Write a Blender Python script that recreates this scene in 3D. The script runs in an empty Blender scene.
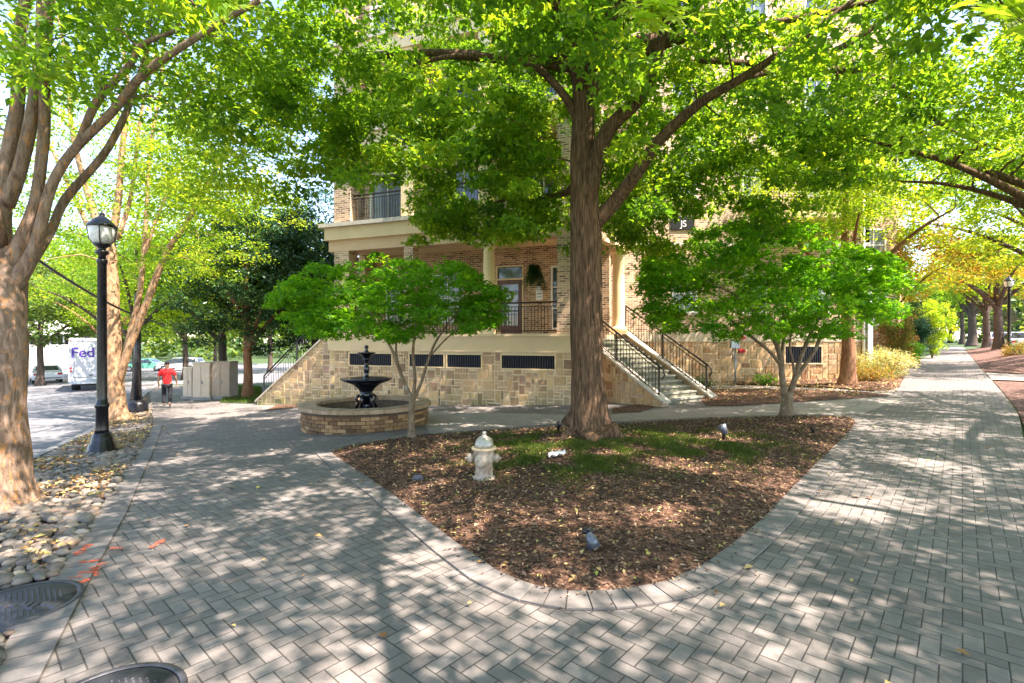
import bpy, bmesh, math, random
import numpy as np
from mathutils import Vector, Matrix, noise as mnoise
random.seed(7)
RNG = np.random.default_rng(11)
PI = math.pi
C = bpy.context.scene.collection
SC = bpy.context.scene
# ---------------------------------------------------------------- camera, sky, sun, exposure
F, CX, HY, EYE = 500.0, 512.0, 339.0, 1.9
cam_d = bpy.data.cameras.new('camera'); cam = bpy.data.objects.new('camera', cam_d); C.objects.link(cam)
cam.location = (0, 0, EYE); cam.rotation_euler = (PI/2, 0, 0)
cam_d.sensor_width = 36; cam_d.lens = 36*F/1024; cam_d.shift_y = -(341.5-HY)/1024
cam_d.clip_start = 0.05; cam_d.clip_end = 900
SC.camera = cam
SUN = Vector((0.62, -0.34, 1.12)).normalized()        # direction towards the sun
elev = math.asin(SUN.z); azim = math.atan2(SUN.x, SUN.y)
w = bpy.data.worlds.new('World'); SC.world = w; w.use_nodes = True
nt = w.node_tree; bg = nt.nodes['Background']
sky = nt.nodes.new('ShaderNodeTexSky'); sky.sky_type = 'NISHITA'; sky.sun_disc = False
sky.sun_elevation = elev; sky.sun_rotation = azim; sky.air_density = 1.0; sky.dust_density = 0.6
nt.links.new(sky.outputs[0], bg.inputs[0]); bg.inputs[1].default_value = 0.145; sky.ozone_density = 1.6
sd = bpy.data.lights.new('sun', 'SUN'); sd.energy = 5.0; sd.angle = math.radians(0.55); sd.color = (1.0, .95, .86)
so = bpy.data.objects.new('sun', sd); C.objects.link(so)
so.rotation_euler = SUN.to_track_quat('Z', 'Y').to_euler(); so.location = (5, -5, 30)
SC.view_settings.view_transform = 'Standard'; SC.view_settings.look = 'None'
SC.view_settings.exposure = 2.2; SC.view_settings.gamma = 1.0; SC.view_settings.use_curve_mapping = False
try:
    SC.view_settings.use_white_balance = True; SC.view_settings.white_balance_temperature = 6900; SC.view_settings.white_balance_tint = 20
except Exception: pass
try:
    SC.render.engine = 'CYCLES'
    SC.cycles.max_bounces = 9; SC.cycles.diffuse_bounces = 4; SC.cycles.transmission_bounces = 6
    SC.cycles.transparent_max_bounces = 8; SC.cycles.use_denoising = True
except Exception: pass

# ---------------------------------------------------------------- terrain and pixel helpers
def smooth(a, b, x):
    t = min(1.0, max(0.0, (x-a)/(b-a))); return t*t*(3-2*t)
def g(x, y):
    "height of the ground: falls to the left street, rises to the right one"
    s = smooth(2, 15, y)
    r = (0.0455*x - 0.0151*y)*s
    return 1.45*math.tanh(r/1.45) if r > 0 else 2.0*math.tanh(r/2.0)
import functools
@functools.lru_cache(None)
def W(px, py):
    "the ground point seen at a pixel"
    k = (px-CX)/F; Y = 1.0
    while Y < 300:
        z = EYE - (py-HY)/F*Y
        if z <= g(k*Y, Y): break
        Y += .05
    return (k*Y, Y)
def P(px, py, Y):
    return ((px-CX)/F*Y, Y, EYE-(py-HY)/F*Y)
def unit(v):
    l = math.hypot(*v); return tuple(c/l for c in v)

# ---------------------------------------------------------------- materials
MATS = {}
def newmat(name):
    m = bpy.data.materials.new(name); m.use_nodes = True
    MATS[name] = m
    n = m.node_tree.nodes; b = n['Principled BSDF']
    return m, m.node_tree, b
def nd(t, typ, **kw):
    n = t.nodes.new(typ)
    for k, v in kw.items(): setattr(n, k, v)
    return n
def mth(t, op, a, b=None, c=None):
    n = t.nodes.new('ShaderNodeMath'); n.operation = op
    for i, v in enumerate((a, b, c)):
        if v is None: continue
        if isinstance(v, (int, float)): n.inputs[i].default_value = v
        else: t.links.new(v, n.inputs[i])
    return n.outputs[0]
def ramp(t, fac, stops):
    r = t.nodes.new('ShaderNodeValToRGB'); t.links.new(fac, r.inputs[0])
    e = r.color_ramp.elements
    while len(e) > 1: e.remove(e[-1])
    e[0].position = stops[0][0]; e[0].color = (*stops[0][1], 1)
    for p, c in stops[1:]:
        x = e.new(p); x.color = (*c, 1)
    return r.outputs[0]
def mix(t, fac, a, b, mode='MIX'):
    n = t.nodes.new('ShaderNodeMix'); n.data_type = 'RGBA'; n.blend_type = mode
    if isinstance(fac, (int, float)): n.inputs[0].default_value = fac
    else: t.links.new(fac, n.inputs[0])
    for s, v in ((6, a), (7, b)):
        if isinstance(v, tuple): n.inputs[s].default_value = (*v[:3], 1)
        else: t.links.new(v, n.inputs[s])
    return n.outputs[2]
def coord(t, kind='Object', scale=(1, 1, 1), rot=(0, 0, 0)):
    tc = t.nodes.new('ShaderNodeTexCoord'); mp = t.nodes.new('ShaderNodeMapping')
    mp.inputs['Scale'].default_value = scale; mp.inputs['Rotation'].default_value = rot
    t.links.new(tc.outputs[kind], mp.inputs[0]); return mp.outputs[0]
def noise(t, vec, scale, detail=4, rough=.55, dist=0):
    n = t.nodes.new('ShaderNodeTexNoise'); n.inputs['Scale'].default_value = scale
    n.inputs['Detail'].default_value = detail; n.inputs['Roughness'].default_value = rough
    n.inputs['Distortion'].default_value = dist
    t.links.new(vec, n.inputs['Vector']); return n.outputs[0]
def bump(t, b, h, strength=.5, dist=.01):
    n = t.nodes.new('ShaderNodeBump'); n.inputs['Strength'].default_value = strength
    n.inputs['Distance'].default_value = dist; t.links.new(h, n.inputs['Height'])
    t.links.new(n.outputs[0], b.inputs['Normal'])
def attr(t, name='rnd'):
    n = t.nodes.new('ShaderNodeAttribute'); n.attribute_name = name; return n.outputs['Fac']

def plain(name, col, rough=.6, var=.15, scale=6, bmp=.15, metal=0.0, spec=.5, col2=None, bscale=40):
    m, t, b = newmat(name); v = coord(t)
    n = noise(t, v, scale)
    c2 = col2 or tuple(c*(1-var*2) for c in col)
    t.links.new(ramp(t, n, [(.3, c2), (.7, col)]), b.inputs['Base Color'])
    b.inputs['Roughness'].default_value = rough; b.inputs['Metallic'].default_value = metal
    b.inputs['Specular IOR Level'].default_value = spec
    if bmp: bump(t, b, noise(t, v, bscale), bmp, .01)
    return m
def rndmat(name, stops, rough=.8, scale=8, nz=.25, bmp=.3, bscale=50, extra=None):
    "colour picked piece by piece from a ramp (attribute rnd), with fine grain"
    m, t, b = newmat(name); v = coord(t)
    c = ramp(t, attr(t), stops)
    n = noise(t, v, scale, 6, .65)
    c = mix(t, nz, c, ramp(t, n, [(.25, (.25, .25, .25)), (.5, (.5, .5, .5)), (.75, (.8, .8, .8))]), 'OVERLAY')
    if extra: c = extra(t, v, c)
    t.links.new(c, b.inputs['Base Color']); b.inputs['Roughness'].default_value = rough
    if bmp: bump(t, b, noise(t, v, bscale, 5, .7), bmp, .01)
    return m
def brickmat(name, c1, c2, mortar, bw=.22, bh=.075, squash=1):
    m, t, b = newmat(name)
    v = coord(t, 'UV')
    br = nd(t, 'ShaderNodeTexBrick'); br.offset = .5
    br.inputs['Scale'].default_value = 1; br.inputs['Brick Width'].default_value = bw
    br.inputs['Row Height'].default_value = bh; br.inputs['Mortar Size'].default_value = .010
    br.inputs['Mortar Smooth'].default_value = .2; br.inputs['Bias'].default_value = 0
    br.inputs['Color1'].default_value = (0, 0, 0, 1); br.inputs['Color2'].default_value = (1, 1, 1, 1)
    br.inputs['Mortar'].default_value = (.5, .5, .5, 1)
    t.links.new(v, br.inputs['Vector'])
    col = ramp(t, br.outputs['Color'], [(0, tuple(x*.45 for x in c1)), (.18, c1), (.55, c2), (.85, tuple(x*1.25 for x in c2)), (1, c1)])
    n = noise(t, v, 3, 5); col = mix(t, .3, col, ramp(t, n, [(.3, (.3, .3, .3)), (.7, (.75, .75, .75))]), 'OVERLAY')
    col = mix(t, br.outputs['Fac'], col, mortar)
    t.links.new(col, b.inputs['Base Color']); b.inputs['Roughness'].default_value = .85
    h = mth(t, 'SUBTRACT', mth(t, 'MULTIPLY', noise(t, v, 60), .3), br.outputs['Fac'])
    bump(t, b, h, .5, .01)
    return m
def leafmat(name, stops, trans=.55, tboost=2.2, rough=.5):
    m, t, b = newmat(name)
    geo = nd(t, 'ShaderNodeNewGeometry')
    c = ramp(t, attr(t), stops)
    tr = nd(t, 'ShaderNodeBsdfTranslucent')
    tc = mix(t, 1.0, c, (tboost*1.22, tboost*.94, tboost*.40), 'MULTIPLY')
    t.links.new(tc, tr.inputs[0]); t.links.new(c, b.inputs['Base Color'])
    b.inputs['Roughness'].default_value = rough; b.inputs['Specular IOR Level'].default_value = .3
    ms = nd(t, 'ShaderNodeMixShader'); ms.inputs[0].default_value = trans
    t.links.new(b.outputs[0], ms.inputs[1]); t.links.new(tr.outputs[0], ms.inputs[2])
    t.links.new(ms.outputs[0], t.nodes['Material Output'].inputs[0])
    return m
def barkmat(name, dark, light, patch=None, vs=(9, 9, 1.6), bstr=.9, lichen=None):
    m, t, b = newmat(name)
    v = coord(t, 'Object', vs)
    n = noise(t, v, 2.2, 8, .65, .6)
    c = ramp(t, n, [(.36, dark), (.50, tuple((a+b_)/2 for a, b_ in zip(dark, light))), (.62, light)])
    if patch:
        v2 = coord(t, 'Object', (5.5, 5.5, 2.4))
        p = ramp(t, noise(t, v2, 2.6, 7, .75, .4), [(.54, (0, 0, 0)), (.60, (1, 1, 1))])
        c = mix(t, p, c, patch)
    v3 = coord(t)
    c = mix(t, .35, c, ramp(t, noise(t, v3, 1.3, 3), [(.3, (.35, .35, .35)), (.7, (.7, .7, .7))]), 'OVERLAY')
    if lichen:
        lp = ramp(t, noise(t, v3, 5, 5, .7), [(.58, (0, 0, 0)), (.66, (1, 1, 1))])
        c = mix(t, lp, c, lichen)
    t.links.new(c, b.inputs['Base Color']); b.inputs['Roughness'].default_value = .9
    b.inputs['Specular IOR Level'].default_value = .2
    bump(t, b, n, bstr, .05)
    return m

def pavers_mat(name, wid=.101, rot=42, cols=None):
    m, t, b = newmat(name)
    v = coord(t, 'Object', (1/wid, 1/wid, 1), (0, 0, math.radians(rot)))
    wob = t.nodes.new('ShaderNodeSeparateXYZ'); t.links.new(v, wob.inputs[0])
    X, Y = wob.outputs[0], wob.outputs[1]
    i = mth(t, 'FLOOR', X); j = mth(t, 'FLOOR', Y)
    fx = mth(t, 'SUBTRACT', X, i); fy = mth(t, 'SUBTRACT', Y, j)
    k = mth(t, 'FLOORED_MODULO', mth(t, 'SUBTRACT', i, j), 4.0)
    isH = mth(t, 'LESS_THAN', k, 1.5)
    k1 = mth(t, 'COMPARE', k, 1.0, .2); k2 = mth(t, 'COMPARE', k, 2.0, .2)
    u = mth(t, 'ADD', fx, k1); vv = mth(t, 'ADD', fy, k2)
    Lu = mth(t, 'ADD', isH, 1.0); Lv = mth(t, 'SUBTRACT', 2.0, isH)
    du = mth(t, 'MINIMUM', u, mth(t, 'SUBTRACT', Lu, u)); dv = mth(t, 'MINIMUM', vv, mth(t, 'SUBTRACT', Lv, vv))
    d = mth(t, 'MINIMUM', du, dv)
    cb = t.nodes.new('ShaderNodeCombineXYZ')
    t.links.new(mth(t, 'SUBTRACT', i, k1), cb.inputs[0]); t.links.new(mth(t, 'SUBTRACT', j, k2), cb.inputs[1]); t.links.new(isH, cb.inputs[2])
    wn = t.nodes.new('ShaderNodeTexWhiteNoise'); t.links.new(cb.outputs[0], wn.inputs[0])
    c = ramp(t, wn.outputs[0], cols or [(0, (.162, .142, .129)), (.35, (.186, .165, .150)), (.8, (.218, .194, .177)), (1, (.172, .150, .135))])
    v2 = coord(t)
    grain = noise(t, v2, 60, 6, .7); stain = noise(t, v2, .9, 8, .7)
    c = mix(t, .35, c, ramp(t, grain, [(.3, (.3, .3, .3)), (.7, (.72, .72, .72))]), 'OVERLAY')
    c = mix(t, .45, c, ramp(t, stain, [(.3, (.33, .33, .33)), (.7, (.66, .66, .64))]), 'OVERLAY')
    sp = ramp(t, noise(t, v2, 14, 3, .5), [(.70, (0, 0, 0)), (.74, (1, 1, 1))])
    c = mix(t, mth(t, 'MULTIPLY', sp, .5), c, (.10, .09, .08))
    st2 = ramp(t, noise(t, v2, 2.7, 7, .75, .5), [(.42, (0, 0, 0)), (.62, (1, 1, 1))])
    c = mix(t, mth(t, 'MULTIPLY', st2, .28), c, (.075, .068, .06))
    jm = t.nodes.new('ShaderNodeMapRange'); t.links.new(d, jm.inputs[0])
    jm.inputs[1].default_value = .015; jm.inputs[2].default_value = .06
    jc = mix(t, ramp(t, noise(t, v2, 5, 3), [(.4, (0, 0, 0)), (.6, (1, 1, 1))]), (.04, .036, .031), (.075, .066, .052))
    c = mix(t, jm.outputs[0], jc, c)
    t.links.new(c, b.inputs['Base Color']); b.inputs['Roughness'].default_value = .78
    b.inputs['Specular IOR Level'].default_value = .35
    tilt = mth(t, 'MULTIPLY', wn.outputs[0], .6)
    h = mth(t, 'ADD', mth(t, 'ADD', jm.outputs[0], tilt), mth(t, 'MULTIPLY', grain, .25))
    bump(t, b, h, .7, .006)
    return m

M = {}
M['pavers'] = pavers_mat('grey herringbone pavers')
M['edging'] = rndmat('edging pavers', [(0, (.14, .124, .113)), (.5, (.172, .154, .14)), (1, (.20, .18, .164))], .8, 20, .3)
M['joint'] = plain('joint sand', (.10, .088, .075), .95)
M['concrete'] = plain('path concrete', (.33, .29, .25), .85, .12, 3, .2)
M['asphalt'] = plain('grey asphalt', (.17, .17, .175), .85, .15, 1.2, .3, bscale=90)  # plain mid grey road surface
M['kerb'] = plain('kerb concrete', (.27, .26, .24), .85, .1, 3, .2)
M['paint_white'] = plain('road paint', (.75, .75, .72), .7)
M['paint_yellow'] = plain('yellow paint', (.6, .42, .05), .7)
def mulch(name, a, b_, c_):
    m, t, b = newmat(name); v = coord(t)
    vo = nd(t, 'ShaderNodeTexVoronoi'); vo.inputs['Scale'].default_value = 42; vo.inputs['Randomness'].default_value = 1
    mp = coord(t, 'Object', (1, 1.0, 1)); wn = noise(t, v, 7, 3, .6)
    mv = nd(t, 'ShaderNodeVectorMath'); mv.operation = 'ADD'
    n3 = nd(t, 'ShaderNodeTexNoise'); n3.inputs['Scale'].default_value = 18; t.links.new(v, n3.inputs[0])
    sc = nd(t, 'ShaderNodeVectorMath'); sc.operation = 'SCALE'; sc.inputs['Scale'].default_value = .06
    t.links.new(n3.outputs['Color'], sc.inputs[0]); t.links.new(v, mv.inputs[0]); t.links.new(sc.outputs[0], mv.inputs[1])
    t.links.new(mv.outputs[0], vo.inputs[0])
    sx = nd(t, 'ShaderNodeSeparateColor'); t.links.new(vo.outputs['Color'], sx.inputs[0])
    c = ramp(t, sx.outputs[0], [(0, a), (.35, b_), (.7, tuple(x*1.5 for x in b_)), (.9, c_), (1, tuple(min(1, x*1.6) for x in c_))])
    c = mix(t, .5, c, ramp(t, wn, [(.3, (.3, .3, .3)), (.7, (.7, .68, .66))]), 'OVERLAY')
    t.links.new(c, b.inputs['Base Color']); b.inputs['Roughness'].default_value = .92
    b.inputs['Specular IOR Level'].default_value = .2
    h = mth(t, 'ADD', sx.outputs[1], noise(t, v, 90, 4, .7)); bump(t, b, h, .9, .02)
    return m
M['mulch'] = mulch('brown mulch', (.04, .021, .014), (.105, .055, .035), (.21, .125, .08))
M['mulch_red'] = mulch('reddish mulch', (.06, .032, .026), (.13, .072, .058), (.22, .15, .115))
M['soil'] = plain('soil', (.12, .085, .055), .95, .25, 2, .5)
M['turf'] = plain('turf', (.05, .10, .02), .95, .3, 4, .6)
M['brick'] = brickmat('tan brick', (.24, .11, .06), (.42, .24, .13), (.66, .54, .38))
M['brick_pale'] = brickmat('pale brick', (.27, .145, .08), (.45, .285, .165), (.62, .51, .38))
M['stucco'] = plain('cream stucco', (.72, .53, .31), .85, .06, 2, .1)
M['stucco_tan'] = plain('tan stucco', (.62, .42, .25), .85, .06, 2, .1)
M['stucco_grey'] = plain('weathered band', (.50, .43, .32), .85, .15, 1.5, .1, col2=(.38, .29, .17))
M['cream'] = plain('cream paint', (.76, .58, .32), .55, .05, 2, .05)
M['white'] = plain('white trim', (.78, .76, .72), .5, .04, 3, .03)
M['coping'] = plain('coping stone', (.52, .46, .37), .8, .1, 5, .1)
M['glass'] = plain('window glass', (.03, .04, .05), .05, .1, 2, 0, spec=.9)
M['glass_pale'] = plain('pale blue grey glass', (.20, .24, .27), .08, .2, 2, 0, spec=.8)  # pale blue grey panes
M['iron'] = plain('black iron', (.022, .021, .023), .38, .2, 8, .05, metal=.3)
M['bronze'] = plain('bronze railing', (.035, .026, .022), .30, .1, 8, .03, metal=.6)
M['lampblack'] = plain('gloss black paint', (.012, .012, .014), .25, .2, 12, .05)
M['fountain'] = plain('wet black bronze', (.012, .014, .022), .14, .3, 9, .12, metal=.35, spec=.8)
M['wood_door'] = plain('brown door', (.17, .06, .03), .45, .2, 5, .1)
M['dark'] = plain('dark recess', (.012, .012, .015), .9)
M['louvre'] = plain('dark louvre', (.03, .035, .05), .4, .2, 5, 0, metal=.4)
M['mortar'] = plain('pale mortar', (.74, .58, .37), .95, .12, 12, .4)
def moss(t, v, c):
    sp = nd(t, 'ShaderNodeSeparateXYZ'); t.links.new(v, sp.inputs[0])
    lo = mth(t, 'SUBTRACT', .28, sp.outputs[2]); 
    nn = mth(t, 'MULTIPLY', mth(t, 'ADD', noise(t, v, 1.6, 5, .6), -.28), 2.2)
    f = mth(t, 'MULTIPLY', mth(t, 'MULTIPLY', lo, nn), 1.3)
    n = t.nodes.new('ShaderNodeClamp'); t.links.new(f, n.inputs[0]); n.inputs[2].default_value = .75
    return mix(t, n.outputs[0], c, (.13, .17, .045))
STONE = [(0, (.20, .12, .07)), (.15, (.34, .21, .12)), (.4, (.52, .33, .16)), (.6, (.42, .28, .18)), (.8, (.62, .42, .20)), (.92, (.34, .20, .14)), (1, (.64, .46, .27))]
M['stone'] = rndmat('ashlar stone', STONE, .85, 9, .45, .5, 22, moss)
M['stone_warm'] = rndmat('warm ashlar stone', [(0, (.22, .11, .05)), (.3, (.42, .25, .11)), (.6, (.48, .32, .16)), (.85, (.34, .22, .13)), (1, (.54, .37, .19))], .85, 9, .45, .5, 22)
M['basin'] = rndmat('basin brick', [(0, (.10, .05, .022)), (.3, (.21, .11, .045)), (.6, (.30, .165, .07)), (.85, (.40, .24, .11)), (1, (.16, .085, .04))], .85, 14, .45, .5, 40)
M['basin_in'] = plain('dark basin mortar', (.16, .11, .065), .9, .2, 9, .4)  # dark brown inner wall of the basin
M['basin_cap'] = plain('basin cap stone', (.46, .33, .21), .8, .2, 5, .3, col2=(.26, .16, .08))
M['water'] = plain('dark basin water', (.02, .018, .012), .08, .2, 3, 0, spec=.8)
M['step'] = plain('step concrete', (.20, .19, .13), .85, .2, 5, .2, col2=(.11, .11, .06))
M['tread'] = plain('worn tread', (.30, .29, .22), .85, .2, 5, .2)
M['step_side'] = plain('stringer stucco', (.50, .34, .19), .85, .2, 3, .2)
M['river'] = rndmat('river rock', [(0, (.06, .055, .05)), (.3, (.13, .115, .10)), (.6, (.20, .175, .14)), (.85, (.17, .115, .08)), (1, (.30, .27, .22))], .75, 25, .35, .2)
M['chips'] = rndmat('bark chips', [(0, (.03, .018, .012)), (.45, (.125, .068, .044)), (.75, (.24, .145, .095)), (1, (.48, .33, .19))], .9, 30, .3, .2)
M['litter'] = rndmat('fallen leaves', [(0, (.20, .09, .03)), (.4, (.38, .20, .07)), (.7, (.50, .36, .16)), (.88, (.55, .42, .10)), (1, (.28, .32, .07))], .8, 30, .2, 0)
M['cast'] = plain('cast iron', (.10, .10, .115), .55, .2, 20, .3, metal=.5)
M['orange'] = plain('orange marking paint', (.75, .13, .05), .8, .15, 30, .1)
def worn(m):
    t = m.node_tree; out = t.nodes['Material Output']; b = t.nodes['Principled BSDF']
    tr = nd(t, 'ShaderNodeBsdfTransparent'); ms = nd(t, 'ShaderNodeMixShader'); v = coord(t)
    f = ramp(t, noise(t, v, 28, 6, .75), [(.44, (0, 0, 0)), (.54, (1, 1, 1))])
    t.links.new(f, ms.inputs[0]); t.links.new(tr.outputs[0], ms.inputs[1]); t.links.new(b.outputs[0], ms.inputs[2]); t.links.new(ms.outputs[0], out.inputs[0])
worn(M['orange'])
M['hyd_white'] = plain('worn hydrant paint', (.58, .50, .38), .6, .25, 11, .3, col2=(.24, .15, .09))
M['hyd_metal'] = plain('silver bonnet paint', (.50, .46, .38), .4, .2, 14, .1, metal=.3)
M['steel'] = plain('grey steel', (.30, .33, .36), .35, .15, 10, .05, metal=.6)
M['spot'] = plain('dull silver lamp housing', (.16, .18, .21), .4, .25, 25, .1, metal=.5)
M['greybox'] = plain('beige cabinet', (.66, .52, .37), .6, .08, 2, .05)
M['greybox_shaded'] = plain('shade darkened beige cabinet', (.40, .30, .21), .6, .08, 2, .05)  # beige cabinet colour darkened, leaf shade painted into it
M['red'] = plain('red paint', (.55, .03, .04), .5, .1)
M['shirt'] = plain('red jersey', (.62, .012, .015), .8, .12, 9, .4, bscale=25)
M['trousers'] = plain('black cloth', (.012, .012, .016), .85, .1, 9, .2)
M['skin'] = plain('skin', (.36, .20, .13), .6, .05)
M['hair'] = plain('dark hair', (.015, .011, .009), .6)
M['shoe'] = plain('pale shoes', (.6, .6, .6), .6)
M['carpaint'] = plain('white car paint', (.74, .75, .76), .22, .02, 1, 0)
M['vanpaint'] = plain('darkened white van paint', (.50, .51, .54), .3, .06, 2, 0)  # white paint darkened in colour so the sunlit truck rear stays grey
M['carpaint_g'] = plain('green car paint', (.10, .34, .26), .25, .02, 1, 0)
M['carpaint_s'] = plain('silver car paint', (.45, .47, .50), .22, .02, 1, 0)
M['tyre'] = plain('tyre', (.02, .02, .02), .8)
M['rim'] = plain('rim', (.4, .4, .42), .3, .1, metal=.8)
M['lampred'] = plain('tail lamp', (.45, .01, .01), .2, .05)
M['purple'] = plain('purple lettering', (.06, .02, .26), .5, .02)
M['orangered'] = plain('orange lettering', (.85, .10, .02), .5, .02)
M['lampglass'] = plain('frosted lamp glass', (.72, .72, .70), .25, .1, 6, .1)
M['fern'] = leafmat('fern fronds', [(0, (.02, .06, .015)), (1, (.05, .13, .03))], .3, 1.6)
M['terracotta'] = plain('basket coir', (.12, .07, .04), .9)
GREEN = [(0, (.04, .12, .012)), (.35, (.07, .18, .015)), (.7, (.115, .24, .018)), (1, (.19, .29, .022))]
M['leaf_big'] = leafmat('shade tree leaves', GREEN, .58, 2.55)
M['leaf_yel'] = leafmat('sunlit yellow green leaves', [(0, (.07, .16, .012)), (.5, (.125, .24, .016)), (1, (.24, .32, .025))], .6, 2.6)  # lighter and yellower than the street tree leaves
M['leaf_lightened'] = leafmat('lightened twig leaves', [(0, (.13, .28, .02)), (1, (.25, .40, .035))], .62, 2.4)  # lighter copy of the tree's leaves, brightened because the canopy shades these twigs
M['leaf_left'] = leafmat('street tree leaves', [(0, (.05, .14, .012)), (.5, (.095, .215, .018)), (1, (.17, .28, .025))], .58, 2.5)
M['leaf_maple'] = leafmat('maple leaves', [(0, (.035, .15, .01)), (.5, (.065, .21, .012)), (1, (.13, .29, .016))], .58, 2.9)
M['leaf_dark'] = leafmat('magnolia leaves', [(0, (.012, .045, .015)), (.6, (.03, .085, .025)), (1, (.07, .15, .04))], .22, 1.8, .25)
M['leaf_orange'] = leafmat('turning leaves', [(0, (.10, .19, .02)), (.5, (.19, .26, .025)), (.7, (.30, .26, .03)), (.88, (.38, .19, .04)), (1, (.17, .07, .03))], .5, 2.0)
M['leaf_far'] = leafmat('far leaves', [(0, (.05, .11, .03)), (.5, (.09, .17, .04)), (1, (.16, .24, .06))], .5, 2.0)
M['leaf_red'] = leafmat('reddish shrub leaves', [(0, (.08, .16, .02)), (.5, (.16, .17, .04)), (.8, (.28, .12, .05)), (1, (.40, .30, .08))], .45, 1.8)
M['leaf_cream'] = leafmat('variegated leaves', [(0, (.20, .28, .08)), (.5, (.45, .46, .22)), (.85, (.62, .60, .40)), (1, (.50, .28, .16))], .4, 1.3)
M['leaf_con'] = leafmat('conifer needles', [(0, (.012, .07, .04)), (1, (.035, .13, .07))], .25, 1.5)
M['grassblade'] = leafmat('grass blades', [(0, (.04, .08, .012)), (1, (.11, .17, .025))], .4, 1.8)
M['bark_big'] = barkmat('furrowed brown bark', (.045, .026, .015), (.22, .13, .075), None, (14, 14, 1.3), 1.0)
M['bark_elm'] = barkmat('peeling elm bark', (.14, .09, .06), (.33, .235, .17), (.42, .21, .09), (9, 9, 2.2), .9)
M['bark_elm_warm'] = barkmat('warm peeling bark', (.20, .11, .06), (.40, .26, .15), (.48, .25, .11), (6, 6, 2.5), .6)
M['bark_maple'] = barkmat('maple bark', (.13, .09, .055), (.26, .19, .12), None, (8, 8, 3), .5, (.30, .28, .22))
M['bark_dark'] = barkmat('dark bark', (.04, .03, .025), (.13, .095, .07), None, (9, 9, 2), .8)
M['bark_red'] = barkmat('reddish bark', (.16, .07, .035), (.32, .17, .09), None, (9, 9, 2), .6)

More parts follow.
